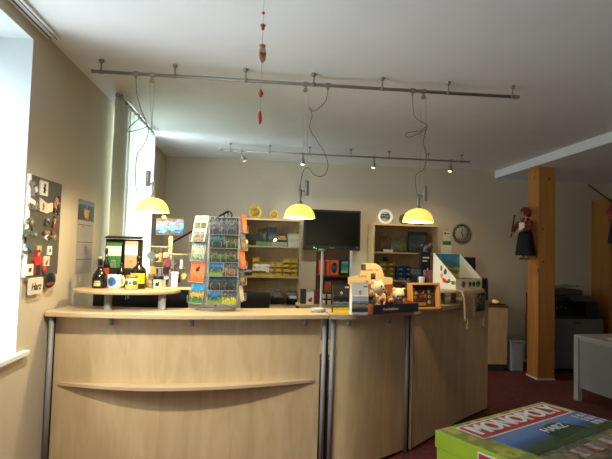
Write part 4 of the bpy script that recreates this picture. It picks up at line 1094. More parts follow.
# television on the wall
a, c = aty(304.5, 209, 7.14), aty(361, 211, 7.14); bz = aty(332, 250, 7.14).z
tz = (a.z+c.z)/2
tv = thing('television', 'black flat television mounted on the back wall between the two cabinets', 'television', ((a.x+c.x)/2, 7.14, bz))
w = c.x-a.x; h = tz-bz
B().bx(-w/2, w/2, 0, .07, 0, h).build('housing', BLACK, tv, bevel=.006)
B().bx(-w/2+.03, w/2-.03, -.003, .001, .06, h-.03).build('screen', SCREEN, tv)
B().bx(-.12, .12, .07, .155, h*.3, h*.7).build('wall_mount', BLACK, tv)
B().cyl((-w/2+.16, -.004, .03), (-w/2+.16, 0, .03), .008).cyl((-w/2+.19, -.004, .015), (-w/2+.19, 0, .015), .005).build('status_light', mat('led', (120, 255, 120), .4, emit=(120, 255, 130), estr=3), tv)
B().bx(-.04, .04, -.002, 0, .026, .036).box(w/2-.05, -.001, .05, .03, .002, .014, ry=.6).box(w/2-.035, -.001, .035, .02, .002, .01, ry=-.6).build('print', GREY, tv)

# book rack under the television
KY = 5.62
k0, k1 = aty(298, 276, KY).x, aty(352.5, 276, KY).x
zs1 = aty(335, 275.5, KY).z; zs2 = aty(335, 305.5, KY).z
br = thing('book_rack', 'slim rack with two pale upright poles holding books below the television', 'rack', ((k0+k1)/2, KY+.1, 0)); kc = (k0+k1)/2
for px in (322, 351):
    x = aty(px, 270, KY).x-kc
    zt_ = aty(px, 251, KY).z
    B().cyl((x, -.09, 0), (x, -.09, zt_), .015, n=12).build('pole', mat('pole_white', (196, 196, 190), .4), br)
x = aty(322, 249, KY).x-kc
B().lathe([(0, -.012), (.034, -.01), (.045, 0), (.034, .012), (0, .014)], 18, (x, -.09, aty(322, 250, KY).z)).build('pole_cap', mat('cap_grey', (150, 156, 156), .3), br)
xl = aty(318, 276, KY).x-kc
B().bx(xl, k1-kc, -.07, .12, zs1-.02, zs1).build('shelf', DBROWN, br)
B().bx(k0-kc, k1-kc, -.07, .16, zs2-.02, zs2).build('shelf', SHELFW, br)
B().bx(xl, k1-kc, .12, .135, zs2, zs1+.30).build('back_panel', DBROWN, br)
for s_ in (k0-kc+.02, k1-kc-.02): B().bx(s_-.02, s_+.02, .1, .14, 0, zs2-.02).build('leg', DGREY, br)
def book(label, x0, x1, y0, y1, mt, z, dep=.03, Y=KY+.09):
    return blk('book', label, 'book', x0, x1, y0, y1, Y, dep, mt, z)
redb = mat('book_red', (206, 60, 36), .45, var=.08)
book('thick red book standing left on the rack shelf below the television', 319.5, 324.5, 260, 275.5, redb, zs1, .11, KY+.06)
book('bright red narrow book spine in the middle of the rack shelf below the television', 326.8, 329.2, 260, 275.5, mat('book_red_bright', (226, 70, 44), .45), zs1, .11, KY+.06)
book('dark red book between the two red spines below the television', 324.6, 326.7, 261, 275.5, mat('book_maroon', (90, 30, 28), .45), zs1, .11, KY+.06)
o = book('red book with a dark oval picture on its cover below the television', 329.8, 338.5, 260, 275.5, mat('book_redorange', (214, 84, 40), .45), zs1, .02, KY+.07)
B().ball(.0, -.001, .088, .036, .003, .062).build('oval_picture', picture('oval_pic', [(30, 36, 50), (60, 90, 120), (30, 30, 40)], 4, 1), o)
o = book('black book with a teal picture on its cover below the television', 339.5, 349.5, 260, 275.5, BLACKM, zs1, .02, KY+.07)
B().bx(-.04, .04, -.002, 0, .03, .165).build('teal_picture', picture('teal_pic', [(160, 190, 90), (60, 150, 150), (40, 110, 130), (80, 170, 180)], 4, .8), o)
book('small book with red roses on its cover on the lower rack shelf', 324.5, 330.5, 282, 305.5, picture('rose_pic', [(70, 40, 30), (180, 60, 40), (120, 90, 40), (190, 70, 50)], 5, 1.3), zs2, .02, KY+.1)
o = book('white card with a red heart print on the lower rack shelf', 306.5, 313.5, 292.5, 305.5, PAPER, zs2, .015, KY+.05)
B().ball(0, -.001, .05, .025, .002, .022).ball(.01, -.001, .07, .015, .002, .014).build('red_print', RED, o)
book('dark green carton at the left end of the lower rack shelf', 300.2, 305.8, 289, 305.5, mat('carton_green', (44, 54, 44), .6, var=.3), zs2, .06, KY+.1)
book('dark red carton on the lower rack shelf right of the white card', 314.2, 320.8, 290, 305.5, mat('carton_red', (110, 36, 34), .6, var=.3), zs2, .06, KY+.1)
for r_ in range(2):
    for c_ in range(2):
        q = aty(324.2+c_*5.2, 305.5, KY+.02)
        o = thing('spice_jar', '%s %s small jar with a white label and black lid beside the black coffee bag' % (['lower', 'upper'][r_], ['left', 'right'][c_]), 'jar', (q.x+.0, KY+.065, zs2+r_*.0735), group='small jars on the lower rack shelf')
        B().lathe([(0, 0), (.023, 0), (.023, .052), (.02, .055), (0, .055)], 14).build('body', mat('jar_white', (206, 202, 186), .4), o)
        B().lathe([(.024, .055), (.024, .0725), (0, .0725)], 14).build('lid', BLACK, o)

# wall clock
q = aty(461.2, 233.3, YB)
ck = thing('wall_clock', 'round grey wall clock on the back wall', 'clock', (q.x, YB, q.z))
R_ = 9.8*YB/F
MX = Matrix.Rotation(PI/2, 4, 'X')
B().lathe([(R_*.82, .005), (R_*.82, .03), (R_*.88, .042), (R_*.97, .04), (R_, .025), (R_, 0), (0, 0), (0, .005)], 36, M=MX, closed=False).build('rim', mat('clock_rim', (120, 116, 108), .35, .4), ck)
B().lathe([(0, .006), (R_*.83, .006), (R_*.83, .012), (0, .012)], 36, M=MX).build('dial', mat('clock_dial', (176, 172, 160), .5), ck)
b = B()
for k in range(12):
    a = 2*PI*k/12; b.box(R_*.7*math.sin(a), -.0125, R_*.7*math.cos(a), .008, .002, .022 if k % 3 else .03, ry=a)
b.build('hour_marks', BLACKM, ck)
b = B(); b.box(.0, -.015, R_*.22, .009, .002, R_*.5); b.build('minute_hand', BLACKM, ck, rot=(0, 0.15, 0))
B().box(0, -.017, R_*.16, .012, .002, R_*.36).build('hour_hand', BLACKM, ck, rot=(0, -.45+PI, 0))

# ------------------------------------------------------------------ right side of the room
sb = thing('sideboard', 'wood sideboard with a reddish brown top against the back wall behind the counter end', 'sideboard', (3.0, 6.68, 0))
B().bx(-.36, .53, 0, .6, .09, .895).build('carcass', MAPLE, sb, bevel=.002)
B().bx(-.34, .51, .02, .58, 0, .09).build('plinth', DGREY, sb)
B().bx(-.37, .54, -.01, .61, .895, .92).build('top_panel', mat('red_brown_top', (122, 74, 52), .4, var=.1), sb)
for k in range(2): B().bx(-.355+k*.445, .08+k*.445, -.014, -.001, .10, .885).build('door', MAPLE, sb)
for k in range(2): B().cyl((.05+k*.07, -.03, .62), (.05+k*.07, -.03, .74), .006).build('handle', STEEL, sb)
def frame_pic(label, x0, x1, y0, Y, lean, picm):
    a, c = aty(x0, y0, Y), aty(x1, y0, Y); h = a.z-.92; w = c.x-a.x
    o = thing('framed_photo', label, 'picture frame', ((a.x+c.x)/2, Y, .92), rot=(-lean, 0, -.12))
    b = B(); f = .016
    b.bx(-w/2, w/2, 0, .016, 0, f); b.bx(-w/2, w/2, 0, .016, h-f, h); b.bx(-w/2, -w/2+f, 0, .016, f, h-f); b.bx(w/2-f, w/2, 0, .016, f, h-f)
    b.build('frame', BLACKM, o)
    B().bx(-w/2+f, w/2-f, .006, .014, f, h-f).build('print', picm, o)
dk = picture('frame_dark', [(20, 20, 22), (44, 44, 46), (26, 26, 30), (30, 34, 36)], 3, 1)
frame_pic('tall black picture frame on the sideboard behind the white display box', 464, 476, 257, 6.95, .05, dk)
frame_pic('lower black picture frame on the sideboard right of the white display box', 479, 488.5, 278, 6.85, .1, dk)
q = atz(494, 303, .92)
o = thing('table_light', 'small cream glowing stone lamp at the right of the sideboard top', 'lamp', (aty(495.5, 300, 6.8).x, 6.8, .943))
b = B(); b.ball(0, 0, .022, .05, .034, .022); b.ball(-.02, 0, .034, .025, .022, .022)
b.build('stone', mat('salt_stone', (240, 196, 140), .6, emit=(255, 190, 120), estr=.25), o)
o = B().bx(-.14, .12, -.09, .09, 0, .022).build('book', DBROWN, bevel=.002); o.location = (aty(495, 302, 6.82).x, 6.82, .92)
tag(o, 'dark brown flat book under the cream stone lamp on the sideboard', 'book')

# waste bin
bn = thing('waste_bin', 'light grey square plastic bin with a lid standing between the sideboard and the timber post', 'bin', (3.685, 6.80, 0))
b = B(); n = 4
P0 = [(-.095, -.12), (.095, -.12), (.095, .12), (-.095, .12)]
vs = [b.bm.verts.new((x, y, 0)) for x, y in P0]+[b.bm.verts.new((x*1.15, y*1.12, .40)) for x, y in P0]
for q in ((3, 2, 1, 0), (0, 1, 5, 4), (1, 2, 6, 5), (2, 3, 7, 6), (3, 0, 4, 7), (4, 5, 6, 7)): b.bm.faces.new([vs[i] for i in q])
b.build('body', mat('bin_grey', (176, 178, 184), .4), bn, bevel=.015)
B().prism([(-.117, -.142), (.117, -.142), (.117, .142), (-.117, .142)], .40, .425).build('lid', mat('bin_lid', (156, 156, 158), .4), bn, bevel=.01)
B().box(0, -.135, .2, .13, .004, .3, rx=.036).build('front_relief', mat('bin_relief', (164, 166, 172), .45), bn)

# copier
cp = thing('copier', 'large dark grey office copier with a document feeder standing behind the timber post', 'copier', (4.50, 6.56, 0))
B().bx(-.40, .40, .0, .66, .06, .765).build('cabinet_body', mat('copier_grey', (96, 96, 98), .45), cp, bevel=.01)
for z0, z1 in ((.08, .38), (.39, .755)): 
    dr = B().bx(-.33, .39, -.012, -.001, z0, z1).build('paper_drawer', mat('copier_front', (104, 104, 106), .45), cp)
    B().bx(-.06, .06, -.018, -.012, z1-.05, z1-.03).build('drawer_grip', DGREY, dr)
for sx in (-.34, .34):
    for s2 in (.08, .58): B().cyl((sx, s2, 0), (sx, s2, .06), .03).build('castor', BLACK, cp)
b = B(); b.bx(-.40, .36, .02, .64, .765, .80); b.bx(-.40, .36, .30, .64, .80, 1.06); b.bx(.16, .36, .04, .30, .80, 1.0); b.bx(-.40, -.34, .04, .30, .80, 1.06); b.bx(-.40, .22, .04, .64, 1.02, 1.08)
b.build('upper_body', BLACK, cp, bevel=.008)
b = B(); b.box(.07, .0, 1.055, .34, .16, .03, rx=.35); b.build('control_panel', DGREY, cp, bevel=.004)
b = B().use(PAPER)
for k in range(3): b.bx(-.12+k*.07, -.105+k*.07, .295, .299, .88+.02*(k % 2), .89+.02*(k % 2))
b.build('status_marks', None, cp)
b = B(); b.bx(-.38, .20, .16, .62, 1.09, 1.17); b.build('document_feeder', DGREY, cp, bevel=.012)
B().box(-.06, .36, 1.20, .46, .3, .014, ry=-.10).build('feeder_tray', mat('copier_tray', (120, 120, 122), .4), cp)
o = B().box(0, 0, .012, .13, .22, .024).build('paper_stack', mat('brown_paper', (110, 66, 46), .7)); o.location = (4.81, 6.73, 1.004)
tag(o, 'reddish brown stack of paper lying on the right of the copier', 'paper')

# wardrobe with orange veneer on the right
wr = thing('wardrobe', 'tall orange brown veneered wardrobe against the back wall at the right edge of the picture', 'wardrobe', (5.82, 6.92, 0))
B().bx(-.58, .6, 0, .37, .06, 2.56).build('carcass', DOORW, wr)
B().bx(-.56, .58, .02, .36, 0, .06).build('plinth', DBROWN, wr)
for k in range(2):
    d_ = B().bx(-.575+k*.59, .005+k*.59, -.02, -.001, .07, 2.55).build('door', DOORW, wr)
    B().cyl((-.04+k*.1, -.045, 1.0), (-.04+k*.1, -.045, 1.14), .007).build('door_handle', STEEL, d_)

# grey office desk
LG = mat('light_grey_laminate', (168, 167, 162), .45, var=.02)
dx0, dx1, dy0, dy1 = 3.64, 5.2, 3.9, 5.36
dk_ = thing('office_desk', 'light grey office desk with a closed side panel at the right edge of the picture', 'desk', (dx0, dy1, 0), rz=.16)
B().bx(0, 1.6, -1.3, 0, .718, .744).build('desk_top', LG, dk_, bevel=.002)
for x, y in ((.03, -.03), (.03, -1.27), (1.57, -.03), (1.57, -1.27)): B().bx(x-.03, x+.03, y-.03, y+.03, 0, .718).build('leg', LG, dk_)
B().bx(.02, .04, -1.24, -.06, .15, .69).build('side_panel', mat('grey_panel', (140, 142, 144), .5), dk_)
B().bx(.06, 1.54, -.04, -.02, .3, .69).build('back_panel', mat('grey_panel', (140, 142, 144), .5), dk_)
B().bx(.01, .05, -1.24, -.06, .69, .718).bx(1.55, 1.59, -1.24, -.06, .69, .718).build('rail', LG, dk_)
o = B().bx(-.15, .15, -.105, .105, 0, .012).build('paper_sheets', PAPER); o.location = (4.0, 5.0, .744); o.rotation_euler = (0, 0, .3)
tag(o, 'pale stack of paper sheets lying on the grey desk', 'paper')

# witch puppets
def witch(label, loc, rz, s, tilt=0, hang=None):
    o = thing('witch_doll', label, 'doll', loc, rot=(0, tilt, rz))
    b = B()
    b.ball(0, 0, .86*s, .075*s, .08*s, .09*s); b.cyl((0, -.07*s, .86*s), (0, -.135*s, .835*s), .022*s, .008*s); b.ball(0, -.06*s, .80*s, .03*s, .03*s, .025*s); b.cyl((0, 0, .72*s), (0, 0, .82*s), .035*s)
    b.build('head', SKIN, o, remesh=.007)
    b = B()
    for k in (-1, 1): b.ball(k*.028*s, -.072*s, .875*s, .011*s)
    b.build('eyes', BLACK, o)
    b = B(); sc = mat('scarf_red', (120, 40, 34), .8, var=.5, scale=40)
    b.lathe([(.09*s, .80*s), (.097*s, .86*s), (.085*s, .93*s), (.05*s, .965*s), (0, .975*s)], 18, (0, .018*s, 0)); b.ball(0, -.03*s, .765*s, .035*s, .025*s, .025*s); b.prism([(-.09*s, .03*s), (.09*s, .03*s), (0, .13*s)], .79*s, .81*s)
    b.build('headscarf', sc, o)
    b = B()
    for k in (-1, 1): b.tube([(k*.045*s, -.05*s, .81*s), (k*.06*s, -.06*s, .75*s), (k*.05*s, -.07*s, .70*s)], .016*s, 6)
    b.build('hair', mat('doll_hair', (150, 140, 128), .9, var=.3, scale=60), o)
    bl_ = mat('blouse', (128, 44, 38), .85, var=.6, scale=34)
    b = B()
    b.ball(0, .02*s, .62*s, .13*s, .10*s, .16*s)
    arms = ((-1, [(-.1, 0, .70), (-.18, -.07, .58), (-.11, -.19, .50)]), (1, [(.1, 0, .70), (.18, -.08, .58), (.09, -.19, .53)]))
    for k, a in arms:
        P = [V(*q)*s for q in a]; b.cyl(P[0], P[1], .048*s, .042*s); b.cyl(P[1], P[2], .042*s, .036*s); b.ball(*P[1], .043*s)
    b.build('blouse', bl_, o, remesh=.008)
    for k, a in arms:
        h = V(*a[2])*s; b = B()
        b.ball(h.x, h.y-.01*s, h.z, .026*s, .03*s, .02*s)
        for f_ in range(4): b.tube([(h.x+(f_-1.5)*.011*s, h.y-.03*s, h.z), (h.x+(f_-1.5)*.012*s, h.y-.055*s, h.z-.006*s), (h.x+(f_-1.5)*.012*s, h.y-.055*s, h.z-.028*s)], .006*s, 5)
        b.tube([(h.x-k*.022*s, h.y-.01*s, h.z), (h.x-k*.034*s, h.y-.03*s, h.z-.008*s), (h.x-k*.03*s, h.y-.045*s, h.z-.02*s)], .006*s, 5)
        b.build('hand', SKIN, o)
    B().prism([(-.05*s, -.105*s), (.05*s, -.105*s), (.06*s, -.09*s), (-.06*s, -.09*s)], .52*s, .68*s).build('bib', PAPER, o)
    b = B(); prof = []
    n = 28; rings = []
    for z, r in ((.52, .11), (.45, .135), (.3, .155), (.1, .18), (.08, .17)):
        rings.append([b.bm.verts.new(((r+.012*math.sin(7*2*PI*i/n)*(.6-z)*1.6)*s*math.cos(2*PI*i/n), (.02+(r*.8+.012*math.sin(7*2*PI*i/n)*(.6-z)*1.6)*math.sin(2*PI*i/n))*s, z*s)) for i in range(n)])
    fs = [b.bm.faces.new((A[i], A[(i+1) % n], C[(i+1) % n], C[i])) for A, C in zip(rings, rings[1:]) for i in range(n)]
    fs += [b.bm.faces.new(rings[0]), b.bm.faces.new(rings[-1][::-1])]
    for f in fs: f.smooth = True
    b.build('skirt', mat('skirt_black', (20, 20, 24), .9, var=.3), o)
    for k in (-1, 1):
        b = B(); b.cyl((k*.05*s, .02*s, .03*s), (k*.05*s, .02*s, .12*s), .022*s); b.build('leg', mat('stocking', (150, 100, 70), .8), o)
        b = B(); b.ball(k*.055*s, -.02*s, .022*s, .03*s, .065*s, .022*s); b.build('shoe', BROWN, o)
    return o
wd1 = witch('witch doll with red headscarf and black skirt fixed to the timber post', (3.545, 6.26, aty(524, 260, 6.26).z), -1.15, .74)
def broom(label, p0, p1, r=.011, bristles=True):
    p0, p1 = Vector(p0), Vector(p1); d = p1-p0
    o = thing('broom' if bristles else 'walking_stick', label, 'broom' if bristles else 'stick', p0)
    B().cyl((0, 0, 0), d, r, n=8).build('stick', mat('broom_stick', (52, 40, 32), .7, var=.2), o)
    if not bristles: B().ball(0, 0, 0, r*1.5).build('knob', DBROWN, o); return o
    dn = d.normalized(); b = B()
    u_ = dn.orthogonal().normalized(); v_ = dn.cross(u_)
    for k in range(14):
        a = k*2.4; rr = .05*math.sqrt(k/14)
        b.cyl(d*.97, d+dn*.22+(u_*math.cos(a)+v_*math.sin(a))*rr, .005, .003, n=5)
    b.build('bristles', mat('bristle', (120, 90, 50), .9, var=.3), o)
    return o
hL = wd1.matrix_basis @ V(-.11*.74, -.225*.74, .48*.74); hR = wd1.matrix_basis @ V(.09*.74, -.225*.74, .51*.74)
hd_ = (hR-hL).normalized()
a = aty(514.5, 216, hL.y-.01)
broom('thin dark stick held by the witch doll on the timber post', a, V(a.x, a.y, a.z)+(hL-a)*1.25, .009, False)
DY = 5.3
q = aty(613, 236, DY)
wd2 = witch('witch doll in a red headscarf hanging from the ceiling by the wardrobe', (q.x+.10, DY, aty(606, 248, DY).z), -.55, .72)
a, c = aty(588.5, 185, DY-.16), aty(612, 202, DY-.16)
broom('dark broomstick held by the hanging witch doll at the right edge of the picture', a, a+(c-a)*2.2)
B().cyl((0, 0, .97*.72), (0, 0, 2.852-wd2.location.z), .0015, n=5).build('hanging_string', CORD, wd2)

# ------------------------------------------------------------------ left wall: magnet board, calendar
bx_ = XL+.016
q0, q1 = atx(26.8, 174, XL), atx(60, 184.4, XL); q2 = atx(20.7, 277.5, XL)
by0, by1, bz0, bz1 = q0.y, q1.y, q2.z-.0, q1.z
mb = thing('magnet_board', 'dark grey magnet board with a white left edge on the left wall', 'board', (XL, (by0+by1)/2, bz0))
hh_, hw_ = bz1-bz0, (by1-by0)/2
B().bx(.0, .014, -hw_+.02, hw_, 0, hh_).build('panel', mat('board_grey', (88, 84, 76), .3, var=.1), mb)
B().bx(0, .022, -hw_, -hw_+.02, 0, hh_*.32).bx(0, .022, -hw_, -hw_+.02, hh_*.46, hh_).build('edge_strip', WHITE, mb)
def onwall(name, label, cat, x0, y0, x1, y1, mt, t=.008, gap=.0145, group='magnets on the board', shape=None, prints=()):
    a, c = atx(x0, (y0+y1)/2, XL+.016), atx(x1, (y0+y1)/2, XL+.016)
    zt_, zb_ = atx((x0+x1)/2, y0, XL+.016).z, atx((x0+x1)/2, y1, XL+.016).z
    w, h = c.y-a.y, zt_-zb_
    o = thing(name, label, cat, (XL+gap, (a.y+c.y)/2, zb_), rz=PI/2, group=group)
    # local x runs along the wall (+Y world), local -y points into the room
    if shape == 'oval': B().ball(0, -t/2, h/2, w/2, t/2, h/2).build('body', mt, o)
    elif shape == 'cluster':
        b = B(); rnd = random.Random(int(x0*7+y0))
        for k in range(9):
            b.use(rnd.choice(mt)); b.box(rnd.uniform(-w*.4, w*.4), -t/2-.001*k, rnd.uniform(h*.12, h*.88), w*rnd.uniform(.25, .5), t, h*rnd.uniform(.2, .36), ry=rnd.uniform(-.5, .5))
        b.build('body', None, o)
    elif shape: B().card([(x*w/2, z*h) for x, z in shape], t, -t/2).build('body', mt, o)
    else: B().bx(-w/2, w/2, -t, 0, 0, h).build('body', mt, o)
    if prints:
        b = B()
        for mt2, pts in prints: b.use(mt2).card([(x*w/2, z*h) for x, z in pts], .001, -t-.0006)
        b.build('print', None, o)
    return o, w, h
wbit = [(-.3, .15), (.1, .2), (.3, .1), (.25, .35), (.5, .4), (.2, .5), (.35, .7), (.1, .85), (-.15, .8), (-.05, .6), (-.4, .5), (-.1, .4)]
onwall('magnet_card', 'white card with a black leaping figure at the top of the magnet board', 'magnet', 39.5, 181, 47.3, 195.5, PAPER, prints=((BLACKM, wbit),))
onwall('magnet_pouch', 'white pennant shaped pouch with a red mark near the magnet board top', 'magnet', 39, 199, 52, 213.5, mat('pouch_white', (206, 196, 176), .6), shape=[(-1, 0.1), (.1, 0), (1, .25), (1, .85), (.1, .7), (-1, 1)], prints=((RED, [(-.7, .15), (-.4, .2), (-.3, .5), (-.5, .75), (-.65, .55), (-.55, .4)]),))
onwall('magnet_figure', 'dark green and pink dangling figure at the upper right edge of the magnet board', 'magnet', 53.5, 190, 59, 215, [mat('mag_green', (50, 84, 66), .6), DBROWN, mat('mag_pink', (190, 140, 130), .6), BLACKM], shape='cluster')
cl = [mat('mag_clear', (150, 150, 146), .2), DGREY, mat('mag_tan', (150, 120, 90), .5), mat('mag_slate', (80, 84, 92), .4), PAPER]
cg = [mat('mag_moss', (76, 96, 64), .5), mat('mag_slate', (80, 84, 92), .4), mat('mag_sea', (64, 90, 110), .5), DBROWN, mat('mag_stone', (150, 146, 132), .6)]
cr = [mat('mag_bark', (110, 78, 56), .5), DBROWN, mat('mag_stone', (150, 146, 132), .6), mat('mag_brick', (140, 64, 48), .5)]
onwall('magnet', 'clear packaged magnet at the top left of the magnet board', 'magnet', 28, 181, 36.5, 196, cl, shape='cluster')
onwall('magnet', 'clear packaged magnet with a tan strip under the topmost one on the magnet board', 'magnet', 27, 197.5, 37.5, 213.5, cl, shape='cluster')
onwall('magnet', 'blue green landscape magnet at the left of the middle of the magnet board', 'magnet', 25.5, 216, 34, 226, cg, shape='cluster')
onwall('magnet', 'mossy landscape magnet in the centre of the magnet board', 'magnet', 44, 216.5, 50.5, 226, cg, shape='cluster')
onwall('magnet', 'brownish magnet at the right of the middle row of the magnet board', 'magnet', 51.5, 217, 57, 228, cr, shape='cluster')
onwall('magnet', 'wide blue and grey magnet at the left edge below the middle of the magnet board', 'magnet', 23.5, 228, 35.5, 238, cg, shape='cluster')
onwall('magnet', 'whitish house shaped magnet right of centre on the magnet board', 'magnet', 42, 229.5, 48.8, 239, cl, shape='cluster')
onwall('magnet', 'dark brown magnet beside the whitish house shaped one on the magnet board', 'magnet', 50, 230, 56, 240, cr, shape='cluster')
onwall('magnet', 'dark blue magnet at the lower left of the magnet board', 'magnet', 22.5, 243, 31, 254.5, cg, shape='cluster')
onwall('magnet_figure', 'red and black witch figure magnet at the lower middle of the magnet board', 'magnet', 32, 250, 41, 275, RED, t=.014, shape=[(-.5, 0), (.4, 0), (.45, .45), (1, .55), (.9, .7), (.4, .75), (.3, 1), (-.3, 1), (-.4, .75), (-.95, .6), (-.7, .4)], prints=((BLACKM, [(-.5, 0), (.4, 0), (.4, .4), (-.5, .4)]), (SKIN, [(-.25, .78), (.22, .78), (.2, .92), (-.2, .92)]), (BLACKM, [(-.4, .92), (.4, .92), (0, 1.03)])))
onwall('magnet_tag', 'small yellow tag above the red witch figure on the magnet board', 'magnet', 36.5, 245.5, 40.5, 252.5, mat('tag_ochre', (196, 176, 110), .6), gap=.0145)
onwall('magnet_tag', 'small white tag with a dark mark at the right of the magnet board', 'magnet', 47, 246, 51, 255, PAPER, prints=((DBROWN, [(-.4, .3), (.4, .3), (.3, .7), (-.3, .7)]),))
onwall('magnet_card', 'white card with a red mark right of the red witch figure on the magnet board', 'magnet', 43, 256, 48.5, 266, mat('mag_cream', (210, 200, 180), .6), prints=((RED, [(-.6, .2), (.2, .1), (.5, .7), (-.1, .5)]),))
onwall('magnet', 'small red pouch at the lower right of the red witch figure on the magnet board', 'magnet', 41.5, 266.5, 45.5, 272.5, RED, shape='oval', t=.014)
onwall('magnet_tag', 'white tag at the bottom left corner of the magnet board', 'magnet', 24.5, 264, 31, 275.5, PAPER, prints=((DBROWN, [(-.5, .3), (.3, .35), (.4, .7), (-.4, .65)]),), gap=.0225)
o, w, h = onwall('wall_sign', 'small white sign with black handwriting hanging under the magnet board', 'sign', 26.5, 277.5, 40.5, 294, mat('sign_cream', (214, 204, 184), .6), gap=.0225, group=None)
text('Harz', h*.62, BLACKM, o, (0, -.0095, h*.45), shear=.25, bold=.001)
o, w, h = onwall('round_magnet', 'round black and red disc hanging at the lower right corner of the magnet board', 'magnet', 41, 272.5, 53, 288, BLACK, shape='oval', t=.014, gap=.0285)
B().ball(0, -.009, h*.28, w*.38, .006, h*.16).build('red_edge', mat('disc_red', (130, 34, 34), .3), o)
# calendar
ca, cb_ = atx(78, 198, XL), atx(94, 204, XL); cz = atx(75.5, 274, XL).z
cal = thing('wall_calendar', 'long three month wall calendar with a dark picture on top on the left wall', 'calendar', (XL, (ca.y+cb_.y)/2, cz), rz=PI/2)
cw2, ch = (cb_.y-ca.y), (ca.z-cz)
B().bx(-cw2/2, cw2/2, -.005, 0, 0, ch).build('backing', mat('calendar_paper', (172, 162, 152), .7), cal)
B().bx(-cw2/2+.005, cw2/2-.005, -.0065, -.005, ch*.72, ch*.93).build('picture', mat('calendar_green', (54, 62, 50), .5, var=.3, scale=12), cal)
B().bx(-cw2/2+.005, cw2/2-.005, -.0065, -.005, ch*.935, ch-.004).build('top_band', mat('calendar_sky', (110, 124, 140), .5), cal)
B().use(mat('cal_orange', (204, 140, 60), .5)).card([(-.06, 0), (-.02, -.045), (.0, -.03), (.05, -.05), (.045, 0), (.075, .03), (.02, .035), (-.01, .03), (-.05, .04)], .001, -.0072).use(mat('cal_blue', (90, 120, 160), .5)).card([(-.035, .035), (.02, .04), (.015, .07), (-.01, .075)], .001, -.0075).build('map_print', None, cal, loc=(.0, 0, ch*.815))
b = B()
for blk_ in range(3):
    z1 = ch*(.70-.235*blk_)
    b.use(DGREY).bx(-cw2/2+.02, cw2/2-.02, -.0058, -.0052, z1-.028, z1-.022)
    for r_ in range(5):
        for c_ in range(7):
            b.use(RED if c_ == 6 else GREY).bx(-cw2/2+.03+c_*(cw2-.06)/6-.006, -cw2/2+.03+c_*(cw2-.06)/6+.006, -.0058, -.0052, z1-.05-r_*.02, z1-.042-r_*.02)
b.use(RED)
b.build('date_grid', None, cal)
b = B(); b.tube([(-.05, -.008, ch*.655), (-.05, -.008, ch*.625), (-.09, -.008, ch*.625), (-.09, -.008, ch*.655)], .0018, 4, False, True)
b.build('date_marker', RED, cal)

# ------------------------------------------------------------------ board game box in the foreground on a plinth
GZ = 1.262
g0, g1, g2 = atz(435, 430, GZ), atz(542, 401.5, GZ), atz(500, 459, GZ)
ux = (g1-g0); gl = ux.length; ux.normalize()
ga = math.atan2(ux.y, ux.x)
gd = .275; gh = .062
gb = thing('board_game_box', 'board game box with a red title strip and a landscape picture in the right foreground', 'game box', (g0.x, g0.y, GZ-gh), rz=ga)
LIME = mat('lime_card', (168, 186, 40), .35, var=.08)
b = B().use(LIME).bx(0, gl, -gd, 0, .03, gh); b.build('lid', None, gb, bevel=.002)
B().bx(.003, gl-.003, -gd+.003, -.003, 0, .03).build('base', LIME, gb)
PT_ = picture('game_landscape', [(70, 84, 50), (120, 100, 70), (150, 130, 96), (70, 90, 60), (130, 140, 140), (80, 110, 170), (110, 140, 190)], 9, 1.1, .22, axis='Y')
GOLD_ = picture('game_border', [(150, 156, 70), (206, 196, 90), (130, 140, 70), (216, 210, 140), (160, 168, 90), (200, 200, 130)], 9, 1.6, .25, axis='X')
B().bx(.004, gl-.004, -gd+.004, -.004, gh, gh+.0006).build('top_border', GOLD_, gb)
B().bx(.055, gl-.004, -gd+.004, -.085, gh+.0006, gh+.0012).build('top_picture', PT_, gb)
B().bx(.06, gl-.01, -.175, -.083, gh+.0012, gh+.0016).build('lake_picture', picture('game_lake', [(60, 76, 40), (70, 90, 60), (76, 100, 160), (104, 132, 186), (120, 140, 180)], 2.2, .35, .22, axis='Y'), gb)
B().use(PAPER).bx(.040, gl-.022, -.083, -.016, gh+.0016, gh+.0022).use(RED).bx(.044, gl-.026, -.079, -.020, gh+.0022, gh+.0026).build('title_strip', None, gb)
o = text('MONOPOLY', .062, PAPER, gb, ((.04+gl-.022)/2, -.0497, gh+.0034), (0, 0, 0), bold=0, sx=(gl-.09)/.345)
xs = [v.co.x for v in o.data.vertices]; o.scale.x = (gl-.088)/(max(xs)-min(xs))
for dx, dy in ((-.0022, 0), (-.0011, .0006), (.0011, -.0006), (.0022, 0)):
    o2 = o.copy(); COL.objects.link(o2); o2.location = o.location+V(dx, dy, .00012+dx*.05)
B().prism([(gl*.44, -.150), (gl*.49, -.108), (gl*.60, -.094), (gl*.67, -.100), (gl*.74, -.128), (gl*.80, -.150)], gh+.0016, gh+.0019).build('hill_print', picture('game_hill', [(40, 60, 40), (60, 84, 50), (44, 62, 50), (70, 90, 60)], 4, 1, .3, axis='X'), gb)
text('HARZ', .029, PAPER, gb, (gl*.58, -.117, gh+.0024), (0, 0, 0), bold=0)
for k in range(2):
    for r_ in range(3):
        B().bx(gl-.052+k*.022, gl-.032+k*.022, -.15+r_*.02, -.134+r_*.02, gh+.0018, gh+.0024).build('card_print', picture('game_cards', [(210, 210, 204), (90, 130, 180), (150, 90, 60), (214, 210, 200)], 3, 1.2, .3, axis='X'), gb)
for k in range(5):
    B().bx(.12+k*.052, .158+k*.052, -.222, -.192, gh+.0016, gh+.0022).build('card_print', picture('game_cards2', [(150, 70, 50), (206, 200, 184), (90, 110, 130), (170, 130, 90)], 3, 1.3, .3, axis='X'), gb)
B().use(PAPER).bx(-.0012, 0, -.20, -.098, .012, .056).use(RED).bx(-.0018, -.0012, -.197, -.101, .015, .053).build('side_title_strip', None, gb)
